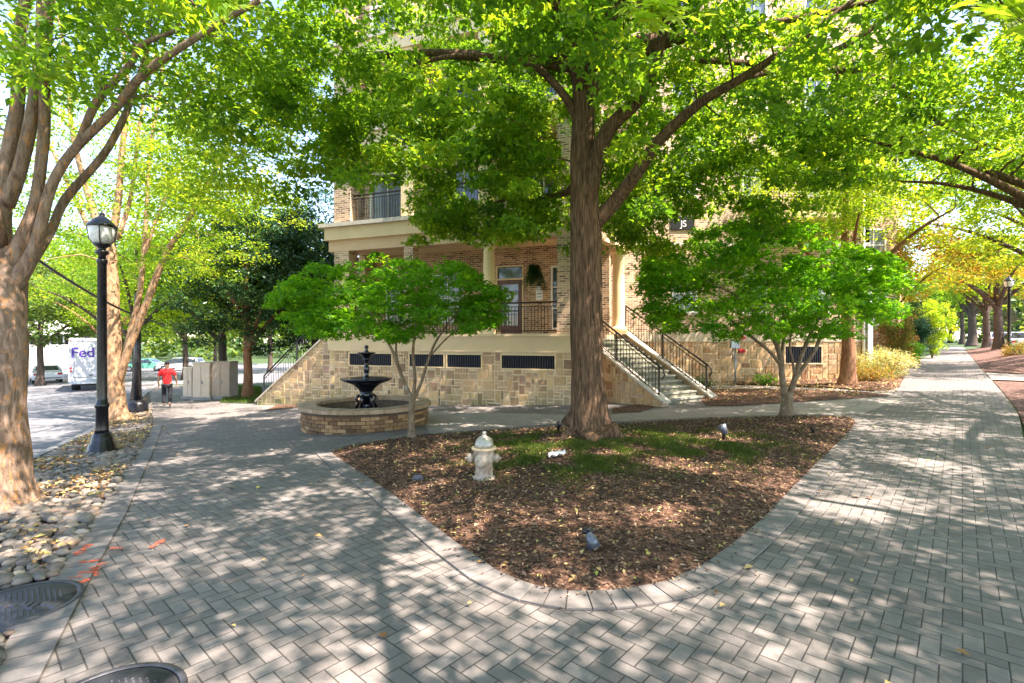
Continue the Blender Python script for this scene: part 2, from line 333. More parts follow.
# ---------------------------------------------------------------- mesh builder
class MB:
    def __init__(s): s.v = []; s.f = []; s.r = []; s.sm = []
    def poly(s, pts, r=None, smooth_=False):
        n = len(s.v); s.v += [tuple(p) for p in pts]; s.f.append(tuple(range(n, n+len(pts))))
        s.r.append(random.random() if r is None else r); s.sm.append(smooth_)
    def faces(s, verts, faces, r=None, smooth_=False):
        n = len(s.v); s.v += [tuple(p) for p in verts]; r = random.random() if r is None else r
        for f in faces: s.f.append(tuple(n+i for i in f)); s.r.append(r); s.sm.append(smooth_)
    def ob(s, o, a, b, c, r=None, inset=0):
        "box from a corner and three edge vectors"
        o, a, b, c = map(Vector, (o, a, b, c))
        if a.cross(b).dot(c) < 0: a, b = b, a
        q = [o, o+a, o+a+b, o+b]; 
        if inset:
            ua, ub = a.normalized()*inset, b.normalized()*inset
            tq = [o+c+ua+ub, o+a+c-ua+ub, o+a+b+c-ua-ub, o+b+c+ua-ub]
        else: tq = [p+c for p in q]
        s.faces(q+tq, [(3, 2, 1, 0), (4, 5, 6, 7), (0, 1, 5, 4), (1, 2, 6, 5), (2, 3, 7, 6), (3, 0, 4, 7)], r)
        return s
    def box(s, cx, cy, cz, sx, sy, sz, rz=0, r=None, inset=0):
        "box standing on cz"
        ca, sa = math.cos(rz), math.sin(rz)
        a = (ca*sx, sa*sx, 0); b = (-sa*sy, ca*sy, 0)
        return s.ob((cx-a[0]/2-b[0]/2, cy-a[1]/2-b[1]/2, cz), a, b, (0, 0, sz), r, inset)
    def tube(s, pts, rads, n=8, caps=True, r=None, jit=None):
        pts = [Vector(p) for p in pts]; rings = []; base = len(s.v); up = None
        if not hasattr(rads, '__len__'): rads = [rads]*len(pts)
        for i, p in enumerate(pts):
            d = (pts[min(i+1, len(pts)-1)]-pts[max(i-1, 0)])
            d = d.normalized() if d.length > 1e-9 else Vector((0, 0, 1))
            if up is None:
                up = d.orthogonal().normalized()
            up = (up-d*up.dot(d)); up = up.normalized() if up.length > 1e-6 else d.orthogonal().normalized()
            w_ = d.cross(up)
            for k in range(n):
                a = 2*PI*k/n; rr = rads[i]*(jit(i, k, a, p) if jit else 1)
                s.v.append(tuple(p+up*math.cos(a)*rr+w_*math.sin(a)*rr))
        rr = random.random() if r is None else r
        for i in range(len(pts)-1):
            for k in range(n):
                a, b = base+i*n+k, base+i*n+(k+1) % n
                s.f.append((a, b, b+n, a+n)); s.r.append(rr); s.sm.append(True)
        if caps:
            s.f.append(tuple(base+k for k in reversed(range(n)))); s.r.append(rr); s.sm.append(False)
            e = base+(len(pts)-1)*n
            s.f.append(tuple(e+k for k in range(n))); s.r.append(rr); s.sm.append(False)
        return s
    def lathe(s, prof, c=(0, 0, 0), n=24, wob=None, r=None, closed=False):
        "prof: list of (radius, z)"
        base = len(s.v); rr = random.random() if r is None else r
        for (rad, z) in prof:
            for k in range(n):
                a = 2*PI*k/n; q = rad*(wob(a, z) if wob else 1)
                s.v.append((c[0]+q*math.cos(a), c[1]+q*math.sin(a), c[2]+z))
        for i in range(len(prof)-1):
            for k in range(n):
                a, b = base+i*n+k, base+i*n+(k+1) % n
                s.f.append((a, b, b+n, a+n)); s.r.append(rr); s.sm.append(True)
        if not closed:
            if prof[0][0] > 1e-4: s.f.append(tuple(base+k for k in reversed(range(n)))); s.r.append(rr); s.sm.append(False)
            if prof[-1][0] > 1e-4:
                e = base+(len(prof)-1)*n; s.f.append(tuple(e+k for k in range(n))); s.r.append(rr); s.sm.append(False)
        return s
    def build(s, name, mat, parent=None, uv=True, weld=False):
        me = bpy.data.meshes.new(name); me.from_pydata(s.v, [], s.f)
        me.polygons.foreach_set('use_smooth', s.sm)
        at = me.attributes.new('rnd', 'FLOAT', 'FACE'); at.data.foreach_set('value', s.r)
        me.update()
        if uv and len(s.f) < 20000:
            ul = me.uv_layers.new(name='uv'); co = me.vertices
            for p in me.polygons:
                n = p.normal
                if abs(n.z) > .8: ax = Vector((1, 0, 0)); ay = Vector((0, 1, 0))
                else:
                    ax = Vector((-n.y, n.x, 0)).normalized(); ay = Vector((0, 0, 1))
                for li in p.loop_indices:
                    q = co[me.loops[li].vertex_index].co
                    ul.data[li].uv = (q.dot(ax), q.dot(ay))
        me.materials.append(mat)
        o = bpy.data.objects.new(name, me); C.objects.link(o)
        if parent is not None:
            o.parent = parent
            o.matrix_parent_inverse = Matrix.Translation(parent.location).inverted() if parent.type == 'EMPTY' and not parent.parent and parent.get('_w') else Matrix()
        return o
def tag(o, label, cat, group=None, kind=None):
    if label: o['label'] = label
    if cat: o['category'] = cat
    if group: o['group'] = group
    if kind: o['kind'] = kind
    return o
def thing(name, label, cat, loc=(0, 0, 0), group=None, world=True):
    "an empty at the base of a thing; parts given in world coordinates unless world=False"
    o = bpy.data.objects.new(name, None); C.objects.link(o); o.location = loc
    o.empty_display_size = .2
    if world: o['_w'] = 1
    return tag(o, label, cat, group)
def struct(o): o['kind'] = 'structure'; return o
def child(o, parent):
    o.parent = parent; return o
def copy_tree(o, parent=None):
    c = o.copy(); C.objects.link(c); 
    if parent is not None: c.parent = parent
    for ch in list(o.children): copy_tree(ch, c)
    return c

# ---------------------------------------------------------------- leaves (numpy)
def leaf_mesh(name, pos, nrm, size, mat, parent=None, aspect=.55, fan=1, rnd=None, fold=.25, dirs=None):
    N = len(pos)
    nrm = nrm/np.linalg.norm(nrm, axis=1, keepdims=True)
    t = RNG.normal(size=(N, 3)) if dirs is None else dirs+RNG.normal(size=(N, 3))*.25
    t -= nrm*np.sum(t*nrm, axis=1, keepdims=True); t /= np.linalg.norm(t, axis=1, keepdims=True)+1e-9
    b = np.cross(nrm, t)
    size = np.asarray(size).reshape(-1, 1)*np.ones((N, 1))
    rnd = RNG.random(N) if rnd is None else rnd
    V = []; 
    angs = {1: [0], 2: [-.45, .45], 3: [-.95, 0, .95], 5: [-1.7, -.85, 0, .85, 1.7]}[fan]
    for a in angs:
        d = t*math.cos(a)+b*math.sin(a); e = -t*math.sin(a)+b*math.cos(a)
        L = size*(1 if abs(a) < .1 else (.82 if abs(a) < 1 else .6))
        wd = L*aspect*.5*(1 if fan < 3 else .75)
        base = pos
        l_ = pos+d*L*.45+e*wd+nrm*L*fold*.35
        r_ = pos+d*L*.45-e*wd+nrm*L*fold*.35
        tip = pos+d*L-nrm*L*.12
        V.append(np.stack([base, l_, tip, r_], axis=1))
    V = np.stack(V, axis=1).reshape(-1, 3)          # N, fan, 4
    nf = N*len(angs)
    idx = np.arange(nf)[:, None]*4
    tri = np.concatenate([idx+np.array([[0, 2, 1]]), idx+np.array([[0, 3, 2]])], axis=1).reshape(-1)
    me = bpy.data.meshes.new(name)
    me.vertices.add(len(V)); me.vertices.foreach_set('co', V.astype(np.float32).ravel())
    me.loops.add(len(tri)); me.loops.foreach_set('vertex_index', tri.astype(np.int32))
    npoly = nf*2; me.polygons.add(npoly)
    me.polygons.foreach_set('loop_start', np.arange(0, npoly*3, 3, dtype=np.int32))
    try: me.polygons.foreach_set('loop_total', np.full(npoly, 3, dtype=np.int32))
    except Exception: pass
    at = me.attributes.new('rnd', 'FLOAT', 'FACE')
    at.data.foreach_set('value', np.repeat(rnd, 2*len(angs)).astype(np.float32))
    me.update(calc_edges=True)
    me.materials.append(mat)
    o = bpy.data.objects.new(name, me); C.objects.link(o)
    if parent is not None:
        o.parent = parent
        if parent.get('_w'): o.matrix_parent_inverse = Matrix.Translation(parent.location).inverted()
    return o
def cluster_leaves(cl, per, spread, flat=.35, droop=.3, up=.8):
    n = len(cl); sp = np.asarray(spread).reshape(-1, 1, 1)*np.ones((n, 1, 1))
    off = RNG.normal(size=(n, per, 3)); off /= np.linalg.norm(off, axis=2, keepdims=True)
    off *= RNG.random((n, per, 1))**.45
    off = off*sp; rad = np.linalg.norm(off[:, :, :2], axis=2, keepdims=True)
    off[:, :, 2:3] = off[:, :, 2:3]*flat-rad*droop
    pos = (cl[:, None, :]+off).reshape(-1, 3)
    nrm = RNG.normal(size=pos.shape)*.55; nrm[:, 2] += up
    rnd = np.clip(np.repeat(RNG.normal(.5, .17, n), per)+RNG.normal(0, .2, n*per), 0, 1)
    d = off.reshape(-1, 3).copy(); d /= np.linalg.norm(d, axis=1, keepdims=True)+1e-6
    return pos, nrm, rnd, d
def catmull(pts, sub=5):
    p = [np.array(q, float) for q in pts]; p = [2*p[0]-p[1]]+p+[2*p[-1]-p[-2]]; out = []
    for i in range(1, len(p)-2):
        for k in range(sub):
            t = k/sub
            out.append(.5*((2*p[i])+(-p[i-1]+p[i+1])*t+(2*p[i-1]-5*p[i]+4*p[i+1]-p[i+2])*t*t+(-p[i-1]+3*p[i]-3*p[i+1]+p[i+2])*t**3))
    out.append(p[-2]); return out
def limb(mb, pts, n=10, rough=.06, sub=5, flare=None, ridges=0):
    "pts: (x,y,z,r)"
    c = catmull(pts, sub)
    def jit(i, k, a, p):
        v = 1+rough*2*mnoise.noise(Vector((math.cos(a)*1.5+p.x*2, math.sin(a)*1.5+p.y*2, p.z*1.8)))
        if ridges: v += .035*math.sin(a*ridges+p.z*1.2+3*mnoise.noise(Vector((p.z*.8, 0, 1))))
        if flare: v *= flare(p, a)
        return v
    mb.tube([tuple(q[:3]) for q in c], [max(.004, q[3]) for q in c], n, True, None, jit)
    return [(q[0], q[1], q[2], q[3]) for q in c]
def tree(name, label, cat, base, limbs, clusters, per, spread, lsize, bark, leaf, group=None, fan=1, aspect=.55,
         nseg=10, trunk_n=18, flat=.35, droop=.3, twig=.012, ridges=0, flare=None, twigs=True, up=.8, maxtw=2.2):
    root = thing(name, label, cat, (base[0], base[1], base[2]), group)
    mb = MB(); nodes = []
    for i, L in enumerate(limbs):
        nodes += limb(mb, L, trunk_n if i == 0 else nseg, .06 if i == 0 else .05, 6 if i == 0 else 5, flare if i == 0 else None, ridges if i == 0 else 0)
    zmin = min(q[2] for q in nodes)
    clusters = np.asarray(clusters)
    if twigs and len(clusters):
        nd_ = np.array([q[:3] for q in nodes if q[2] > zmin+1.0 or len(limbs[0]) < 3] or [q[:3] for q in nodes])
        rr = np.array([min(q[3], .05) for q in nodes if q[2] > zmin+1.0 or len(limbs[0]) < 3] or [.03]*len(nd_))
        dist = np.min(np.linalg.norm(clusters[:, None, :]-nd_[None, ::3, :], axis=2), axis=1)
        for ci in np.argsort(dist):
            c = clusters[ci]; dd = np.linalg.norm(nd_-c, axis=1)
            pen = dd+np.maximum(0, nd_[:, 2]-c[2]+.1)*.8
            k = int(np.argmin(pen)); a = nd_[k]
            L = dd[k]
            if L < .15: continue
            r0 = min(rr[k]*.7, twig*(1+L*.8)); m_ = (a+c)/2+np.array([0, 0, .10*L])+RNG.normal(size=3)*.06*L
            q1 = (a*.75+m_*.25)+RNG.normal(size=3)*.03*L; q2 = (m_+c)/2+RNG.normal(size=3)*.05*L
            mb.tube([a, q1, m_, q2, c], [r0, r0*.85, r0*.7, r0*.5, .004], 4, False)
            nd_ = np.vstack([nd_, [q1, m_, q2, c]]); rr = np.append(rr, [r0*.85, r0*.7, r0*.5, r0*.4])
    mb.build('trunk', M[bark], root, uv=False)
    if len(clusters):
        pos, nrm, rnd, d = cluster_leaves(clusters, per, spread, flat, droop, up)
        sz = lsize*RNG.uniform(.5, 1.4, len(pos))
        leaf_mesh('crown', pos, nrm, sz, M[leaf], root, aspect, fan, rnd, dirs=d)
    return root
def crown_pts(n, c, r, lo=None, hole=.0, shell=.35, seed=0, fq=.35):
    "points in an ellipsoid, more towards the outside, with noise gaps"
    out = []
    while len(out) < n:
        q = RNG.normal(size=3); q /= np.linalg.norm(q); q *= (RNG.random()**shell)
        p = np.array(c)+q*np.array(r)
        if lo is not None and p[2] < lo(p[0], p[1]): continue
        if hole and mnoise.noise(Vector((p[0]*fq+seed, p[1]*fq, p[2]*fq*1.3))) < hole-.45: continue
        out.append(p)
    return np.array(out)

# ================================================================ THE SETTING
def sheet(name, pts, dz, mat, cell=.5, zf=None, attrs=True):
    bm = bmesh.new(); vs = [bm.verts.new((x, y, 0)) for x, y in pts]; bm.faces.new(vs); bm.normal_update()
    xs = [p[0] for p in pts]; ys = [p[1] for p in pts]
    for ax, lo, hi in ((0, min(xs), max(xs)), (1, min(ys), max(ys))):
        q = math.ceil(lo/cell)*cell
        while q < hi:
            co = [0, 0, 0]; no = [0, 0, 0]; co[ax] = q; no[ax] = 1
            bmesh.ops.bisect_plane(bm, geom=bm.verts[:]+bm.edges[:]+bm.faces[:], plane_co=co, plane_no=no, dist=1e-5)
            far = abs(q) > 40
            q += cell if not far else cell*8
    bmesh.ops.triangulate(bm, faces=[f for f in bm.faces if len(f.verts) > 4])
    for v in bm.verts: v.co.z = g(v.co.x, v.co.y)+dz+(zf(v.co.x, v.co.y) if zf else 0)
    for f in bm.faces:
        if f.normal.z < 0: f.normal_flip()
        f.smooth = True
    me = bpy.data.meshes.new(name); bm.to_mesh(me); bm.free(); me.materials.append(mat)
    o = bpy.data.objects.new(name, me); C.objects.link(o); return struct(o)
def seg_d(x, y, poly, closed=True):
    m = 1e9; n = len(poly)
    for i in range(n if closed else n-1):
        ax, ay = poly[i]; bx, by = poly[(i+1) % n]; dx, dy = bx-ax, by-ay; L = dx*dx+dy*dy
        t = 0 if L == 0 else max(0, min(1, ((x-ax)*dx+(y-ay)*dy)/L)); m = min(m, math.hypot(x-ax-t*dx, y-ay-t*dy))
    return m
def inside(x, y, poly):
    c = False; n = len(poly); j = n-1
    for i in range(n):
        if (poly[i][1] > y) != (poly[j][1] > y) and x < (poly[j][0]-poly[i][0])*(y-poly[i][1])/(poly[j][1]-poly[i][1])+poly[i][0]: c = not c
        j = i
    return c
def dense(pts, step, closed=False):
    out = []; n = len(pts)
    for i in range(n if closed else n-1):
        a, b = pts[i], pts[(i+1) % n]; L = math.dist(a, b); k = max(1, int(L/step))
        out += [(a[0]+(b[0]-a[0])*t/k, a[1]+(b[1]-a[1])*t/k) for t in range(k)]
    if not closed: out.append(pts[-1])
    return out
# base terrain, one sheet to the horizon
def terrain():
    ax = sorted(set([-420, -250, -150, -100, -70]+[i*.5 for i in range(-100, 101)]+[70, 100, 150, 250, 420]))
    ay = sorted(set([-60, -30, -15]+[i*.5 for i in range(-16, 101)]+[60, 75, 100, 150, 250, 500]))
    V = [(x, y, g(x, y)-.03-(.25 if False else 0)) for y in ay for x in ax]; n = len(ax)
    Fc = [(j*n+i, j*n+i+1, (j+1)*n+i+1, (j+1)*n+i) for j in range(len(ay)-1) for i in range(n-1)]
    me = bpy.data.meshes.new('ground'); me.from_pydata(V, [], Fc); me.materials.append(M['turf'])
    for p in me.polygons: p.use_smooth = True
    o = bpy.data.objects.new('ground', me); C.objects.link(o); struct(o)
terrain()
DL = unit((-.53, .85)); DLn = (-DL[1], DL[0])       # along the left street; DLn points further left
R0 = W(33, 460); K0 = W(45, 590)
R0 = (R0[0]-.12, R0[1])
def la(p, s, t=0): return (p[0]+DL[0]*s+DLn[0]*t, p[1]+DL[1]*s+DLn[1]*t)
far_l = 75
# paving sheet: both walkways and the apron
WL = W(1018, 410); RE = [W(1018, 410), W(1003, 392), W(985, 373), W(975, 358), W(966, 349), W(962, 346.5)]
LE = [W(946, 346.5), W(938, 351), W(915, 362), W(897, 374), W(872, 393)]
left_edge = [K0, W(95, 518), W(135, 455), W(152, 425), W(150, 395), W(146, 386)]
k_near = (K0[0]+.9, K0[1]-1.6)
pav = [(-2.6, -6), (9, -6), (9.5, 3), (10.2, 7.5), W(1024, 440)]+RE+LE+[(6.6, 21), (-9.5, 22), W(262, 386), W(228, 388), W(190, 385)]+left_edge[::-1]+[(K0[0]+1.15, K0[1]-1.9)]
sheet('walkway_paving', pav, 0, M['pavers'], .5)
# streets
road = [la(R0, -16), la(R0, far_l), la(R0, far_l, 11), la(R0, -16, 11)]
sheet('street', road, -.10+.075, M['asphalt'], 1.0)
cross = [W(-60, 384), W(122, 385.5), W(180, 384), W(262, 383), (-6, 34), (10, 52), (-4, 75), (-75, 75), (-75, 20)]
sheet('car_park_asphalt', cross, -.016, M['asphalt'], 1.0)
R_ST = [(13.6, 6), (22, 14), (34, 28), (62, 66), (100, 60), (60, 0)]
sheet('side_street', [(18.5, 8), (29, 20), (46, 42), (80, 84), (100, 60), (50, 0)], -.012, M['asphalt'], 1.0)
# kerb of the left street
def kerb():
    mb = MB(); s = -16.0
    while s < far_l-30:
        a, b = la(R0, s+.004), la(R0, s+1.796)
        q = [a, b, la(R0, s+1.796, -.15), la(R0, s+.004, -.15)]
        lo = [(x, y, g(x, y)-.06) for x, y in q]; hi = [(x, y, g(x, y)+.055) for x, y in q]
        mb.faces(lo+hi, [(4, 5, 6, 7), (0, 1, 5, 4), (1, 2, 6, 5), (2, 3, 7, 6), (3, 0, 4, 7)])
        s += 1.8
    struct(mb.build('kerb', M['kerb']))
kerb()
# strip of soil between street and walkway
strip = [la(R0, -16, -.15), la(R0, 33, -.15)]+[W(146, 386), W(150, 395), W(152, 425), W(135, 455), W(95, 518), K0, (K0[0]+1.15, K0[1]-1.9), (-2.6, -6)]
sheet('planting_strip', strip, -.012, M['soil'], .5)

# the island bed
isl_px = [(331, 453), (345, 447), (411, 437), (480, 432), (600, 426), (700, 420), (800, 417), (850, 418), (856, 424), (846, 436), (818, 463), (790, 492),
          (765, 518), (738, 542), (705, 566), (668, 583), (632, 592), (600, 595), (565, 593.5), (530, 587), (496, 573), (460, 548), (425, 521), (390, 494), (360, 473), (338, 459)]
ISL = [W(*p) for p in isl_px]
TB = W(592, 447)
def isl_z(x, y):
    d = seg_d(x, y, ISL); dt = math.hypot(x-TB[0], y-TB[1])
    return .012+.07*smooth(0, .5, d)+.16*math.exp(-(dt/1.1)**2)*smooth(0, .8, d)+.018*mnoise.noise(Vector((x*2.3, y*2.3, 3)))*smooth(0, .3, d)+.012*mnoise.noise(Vector((x*7, y*7, 1)))*smooth(0, .2, d)
sheet('mulch_bed', ISL, 0, M['mulch'], .1, isl_z)
def gi(x, y): return g(x, y)+isl_z(x, y)
# soldier course round it, each paver its own block
def edging(name, line, closed, wid=.125, ln=.25, side=1, z0=.004):
    pts = line; L = []; n = len(pts); acc = 0; mb = MB(); jb = MB()
    d = dense(pts, .02, closed); m = len(d)
    # orientation
    A = sum(d[i][0]*d[(i+1) % m][1]-d[(i+1) % m][0]*d[i][1] for i in range(m)) if closed else 1
    sg = (-1 if A > 0 else 1)*side if closed else side
    i = 0; run = 0; last = 0
    def nrm_at(i):
        k = 9
        a = d[(i-k) % m] if closed else d[max(0, i-k)]; b = d[(i+k) % m] if closed else d[min(m-1, i+k)]
        tx, ty = unit((b[0]-a[0]+1e-9, b[1]-a[1])); return (-ty*sg, tx*sg)
    prev = 0; cum = 0
    idxs = [0]
    for i in range(1, m):
        cum += math.dist(d[i], d[i-1])
        if cum >= wid: idxs.append(i); cum = 0
    jb_pts = []
    for a, b in zip(idxs[:-1], idxs[1:]):
        pa, pb, na, nb = d[a], d[b], nrm_at(a), nrm_at(b)
        t = unit((pb[0]-pa[0], pb[1]-pa[1])); gp = .005
        q = [(pa[0]+t[0]*gp, pa[1]+t[1]*gp), (pb[0]-t[0]*gp, pb[1]-t[1]*gp), (pb[0]-t[0]*gp+nb[0]*ln, pb[1]-t[1]*gp+nb[1]*ln), (pa[0]+t[0]*gp+na[0]*ln, pa[1]+t[1]*gp+na[1]*ln)]
        h = z0+.012+random.uniform(-.002, .002)
        lo = [(x, y, g(x, y)-.02) for x, y in q]; hi = [(x, y, g(x, y)+h) for x, y in q]
        fs = [(4, 5, 6, 7), (0, 1, 5, 4), (1, 2, 6, 5), (2, 3, 7, 6), (3, 0, 4, 7)]
        if sg > 0: pass
        else: fs = [f[::-1] for f in fs]
        mb.faces(lo+hi, fs)
        jq = [(pa[0], pa[1]), (pb[0], pb[1]), (pb[0]+nb[0]*ln*1.03, pb[1]+nb[1]*ln*1.03), (pa[0]+na[0]*ln*1.03, pa[1]+na[1]*ln*1.03)]
        jb.poly([(x, y, g(x, y)+z0) for x, y in (jq if sg > 0 else jq[::-1])])
    o = struct(mb.build(name, M['edging'])); struct(jb.build(name.replace('edging', 'joints'), M['joint']))
    return o
edging('paver_edging', ISL, True, side=1)
lline = [(K0[0]+1.15, K0[1]-1.9)]+left_edge
edging('strip_edging', lline[:-2], False, .125, .27, -1)

# beds, paths around the house
bed2 = [W(*p) for p in [(612, 409), (640, 404), (655, 407.5), (640, 413), (612, 414)]]
bed3 = [W(*p) for p in [(700, 399), (702, 390), (760, 389), (860, 392), (895, 396), (862, 398), (800, 402), (740, 406), (706, 406.5)]]
path2 = [W(*p) for p in [(690, 389.2), (700, 384.5), (760, 386), (830, 389), (885, 393), (905, 397), (894, 398), (860, 393.6), (760, 390), (702, 390.2)]]
bed4 = [W(*p) for p in [(700, 384), (690, 379), (760, 376), (862, 376.5), (868, 372), (890, 370), (905, 376), (899, 388), (880, 391.5), (830, 387.5), (760, 384.5)]]
path3 = [W(*p) for p in [(430, 434), (560, 424), (700, 418), (862, 414.5), (905, 398), (862, 399), (800, 403), (740, 407), (705, 408), (655, 410), (600, 416), (430, 411), (425, 425)]]
sheet('concrete_path', path3, .005, M['concrete'], .5)
for nm, poly_, mat in (('mulch_bed', bed2, 'mulch'), ('mulch_bed', bed3, 'mulch'), ('mulch_bed', bed4, 'mulch')):
    sheet(nm, poly_, .014, M[mat], .25, lambda x, y, pl=poly_: .06*smooth(0, .5, seg_d(x, y, pl))+.02*mnoise.noise(Vector((x*3, y*3, 0)))*smooth(0, .3, seg_d(x, y, pl)))
sheet('concrete_path', path2, .012, M['concrete'], .5)
bedl = [W(*p) for p in [(266, 411), (303, 407), (303, 400), (290, 398)]]
sheet('mulch_bed', bedl, .014, M['mulch'], .25)
# right side beds and little cross path
rb1 = [W(1018, 412), W(1003, 392.5), W(993, 381.5), W(1060, 384), W(1150, 396), W(1150, 430), W(1030, 440)]
rb2 = [W(984, 372), W(973, 358.5), W(965, 350), W(990, 347), W(1120, 352), W(1120, 374), W(1030, 374.5)]
rp = [W(985.5, 373), W(992, 380), W(1060, 382.5), W(1150, 394), W(1150, 380), W(1060, 377)]
sheet('mulch_bed', rb1, .02, M['mulch_red'], .5, lambda x, y: .10*smooth(0, 1.2, seg_d(x, y, rb1)))
sheet('mulch_bed', rb2, .02, M['mulch_red'], .5, lambda x, y: .30*smooth(0, 2.0, seg_d(x, y, rb2)))
sheet('concrete_path', rp, .016, M['concrete'], .5)

# bark chips and leaf litter on the beds, leaves on the paving, grass by the tree
def litter(name, n, region, zf, size, mat, label, cat, flatn=2.2, asp=.5, dens=None):
    pos = []; xs = [p[0] for p in region]; ys = [p[1] for p in region]; tries = 0
    while len(pos) < n and tries < n*60:
        tries += 1
        x, y = random.uniform(min(xs), max(xs)), random.uniform(min(ys), max(ys))
        if inside(x, y, region) and (dens is None or random.random() < dens(x, y)): pos.append((x, y, zf(x, y)+random.uniform(.004, .018)))
    pos = np.array(pos); nr = RNG.normal(size=(len(pos), 3))*.5; nr[:, 2] += flatn
    o = leaf_mesh(name, pos, nr, size*RNG.uniform(.5, 1.5, len(pos)), M[mat], None, asp, 1, None, .3)
    return tag(o, label, cat, kind='stuff')
litter('bark_chips', 26000, ISL, gi, .045, 'chips', 'loose dark bark chips covering the island bed', 'mulch', 1.4, .35)
litter('dry_leaf_litter', 3000, ISL, gi, .045, 'litter', 'dry tan leaves scattered over the mulch of the island bed', 'leaves', 1.6, .6)
near = [(-5, 1.5), (9, 1.5), (10, 9), W(900, 395), W(600, 415), W(300, 420), W(150, 430), W(60, 590)]
litter('paving_leaves', 160, near, lambda x, y: g(x, y)+.012, .06, 'litter', 'few small dry leaves lying on the grey paving', 'leaves', 3, .7, lambda x, y: 0 if inside(x, y, ISL) else 1)
litter('bed_litter', 2600, [W(*p) for p in [(690, 380), (862, 377), (900, 378), (895, 395), (706, 405), (700, 390)]], lambda x, y: g(x, y)+.07, .07, 'litter', 'dry leaves on the beds along the house wall', 'leaves', 1.6, .6)
_bx = [(-4.2, 2.6), (8.2, 2.6), (8.2, 13.5), (-4.2, 13.5)]
litter('spilled_chips', 700, _bx, lambda x, y: g(x, y)+.014, .035, 'chips', 'small bark chips spilled from the bed onto the paver edging', 'mulch', 3, .4, lambda x, y: 0 if inside(x, y, ISL) else math.exp(-seg_d(x, y, ISL)/.07))
def grass(name, n, dens, region, zf, h, label):
    pos = []; xs = [p[0] for p in region]; ys = [p[1] for p in region]; t = 0
    while len(pos) < n and t < n*80:
        t += 1
        x, y = random.uniform(min(xs), max(xs)), random.uniform(min(ys), max(ys))
        if inside(x, y, region) and random.random() < dens(x, y): pos.append((x, y, zf(x, y)))
    pos = np.array(pos); N = len(pos)
    nr = RNG.normal(size=(N, 3)); nr[:, 2] *= .3; d = RNG.normal(size=(N, 3))*.35; d[:, 2] = 1
    o = leaf_mesh(name, pos, nr, h*RNG.uniform(.5, 1.3, N), M['grassblade'], None, .12, 1, None, .1, dirs=d)
    return tag(o, label, 'grass', kind='stuff')
def gd(x, y):
    px = CX+F*x/y; v = 0
    for (cx_, cy_, rx, ry) in ((565, 462, 75, 16), (672, 450, 80, 14), (530, 450, 50, 10)):
        wx, wy = W(cx_, cy_); q = ((x-wx)/(rx*wy/F))**2+((y-wy)/(ry*wy*wy/F/1.9))**2; v = max(v, math.exp(-q*1.2))
    return v*max(0, min(1, .35+1.6*mnoise.noise(Vector((x*2.1, y*2.1, 5)))))
grass('grass_patches', 34000, gd, ISL, lambda x, y: gi(x, y)-.005, .06, 'thin green grass around the foot of the big tree')
gr2 = [W(*p) for p in [(220, 403), (262, 404), (262, 388), (235, 386)]]
sheet('lawn', gr2, .02, M['turf'], .25)
grass('lawn_grass', 9000, lambda x, y: 1, gr2, lambda x, y: g(x, y)+.02, .12, 'dark green ground cover beside the left stairs')
# river rock in the planting strip
MH = W(20, 609)
def rocks():
    reg = [la(R0, -9, -.16), la(R0, 30, -.16)]+[W(146, 386), W(150, 395), W(152, 425), W(135, 455), W(95, 518), K0, (K0[0]+1.15, K0[1]-1.9)]
    mb = MB(); ic = bmesh.new(); bmesh.ops.create_icosphere(ic, subdivisions=2, radius=1)
    iv = [v.co.copy() for v in ic.verts]; fc = [tuple(v.index for v in f.verts) for f in ic.faces]; ic.free()
    iv1 = None; n = 0; xs = [p[0] for p in reg]; placed = []; cells = {}
    tries = 0
    while n < 6200 and tries < 200000:
        tries += 1
        y = 2.0+(random.random()**1.5)*20; x = random.uniform(min(xs), max(xs))
        if not inside(x, y, reg) or math.hypot(x-MH[0], y-MH[1]) < .44: continue
        s = random.uniform(.028, .066)*(1 if random.random() > .06 else 1.7)
        key = (int(x/.12), int(y/.12)); hit = False
        for a in (-1, 0, 1):
            for b in (-1, 0, 1):
                for (qx, qy, qs) in cells.get((key[0]+a, key[1]+b), ()):
                    if math.hypot(qx-x, qy-y) < (qs+s)*.62: hit = True
        if hit: continue
        cells.setdefault(key, []).append((x, y, s)); n += 1
        rz = random.uniform(0, PI); ca, sa = math.cos(rz), math.sin(rz); ax, ay, az = s*1.25, s*.85, s*.6; sd = random.random()*50
        vs = []
        for q in iv:
            k = 1+.25*mnoise.noise(q*1.3+Vector((sd, 0, 0)))
            vx, vy = q.x*ax*k, q.y*ay*k
            vs.append((x+vx*ca-vy*sa, y+vx*sa+vy*ca, g(x, y)+.015+s*.25+q.z*az*k))
        mb.faces(vs, fc, None, True)
    tag(mb.build('river_rocks', M['river'], uv=False), 'rounded grey river rocks filling the strip beside the street', 'rocks', kind='stuff')
    return reg
RK = rocks()
litter('strip_leaf_litter', 3000, [la(R0, -3, -.2), la(R0, 12, -.2), W(150, 405), W(152, 425), W(135, 455), W(95, 518), K0], lambda x, y: g(x, y)+.06, .06, 'litter', 'tan leaves caught between the river rocks', 'leaves', 1.6, .6,
       lambda x, y: max(0, min(1, .5+2*mnoise.noise(Vector((x*.8, y*.8, 9))))))

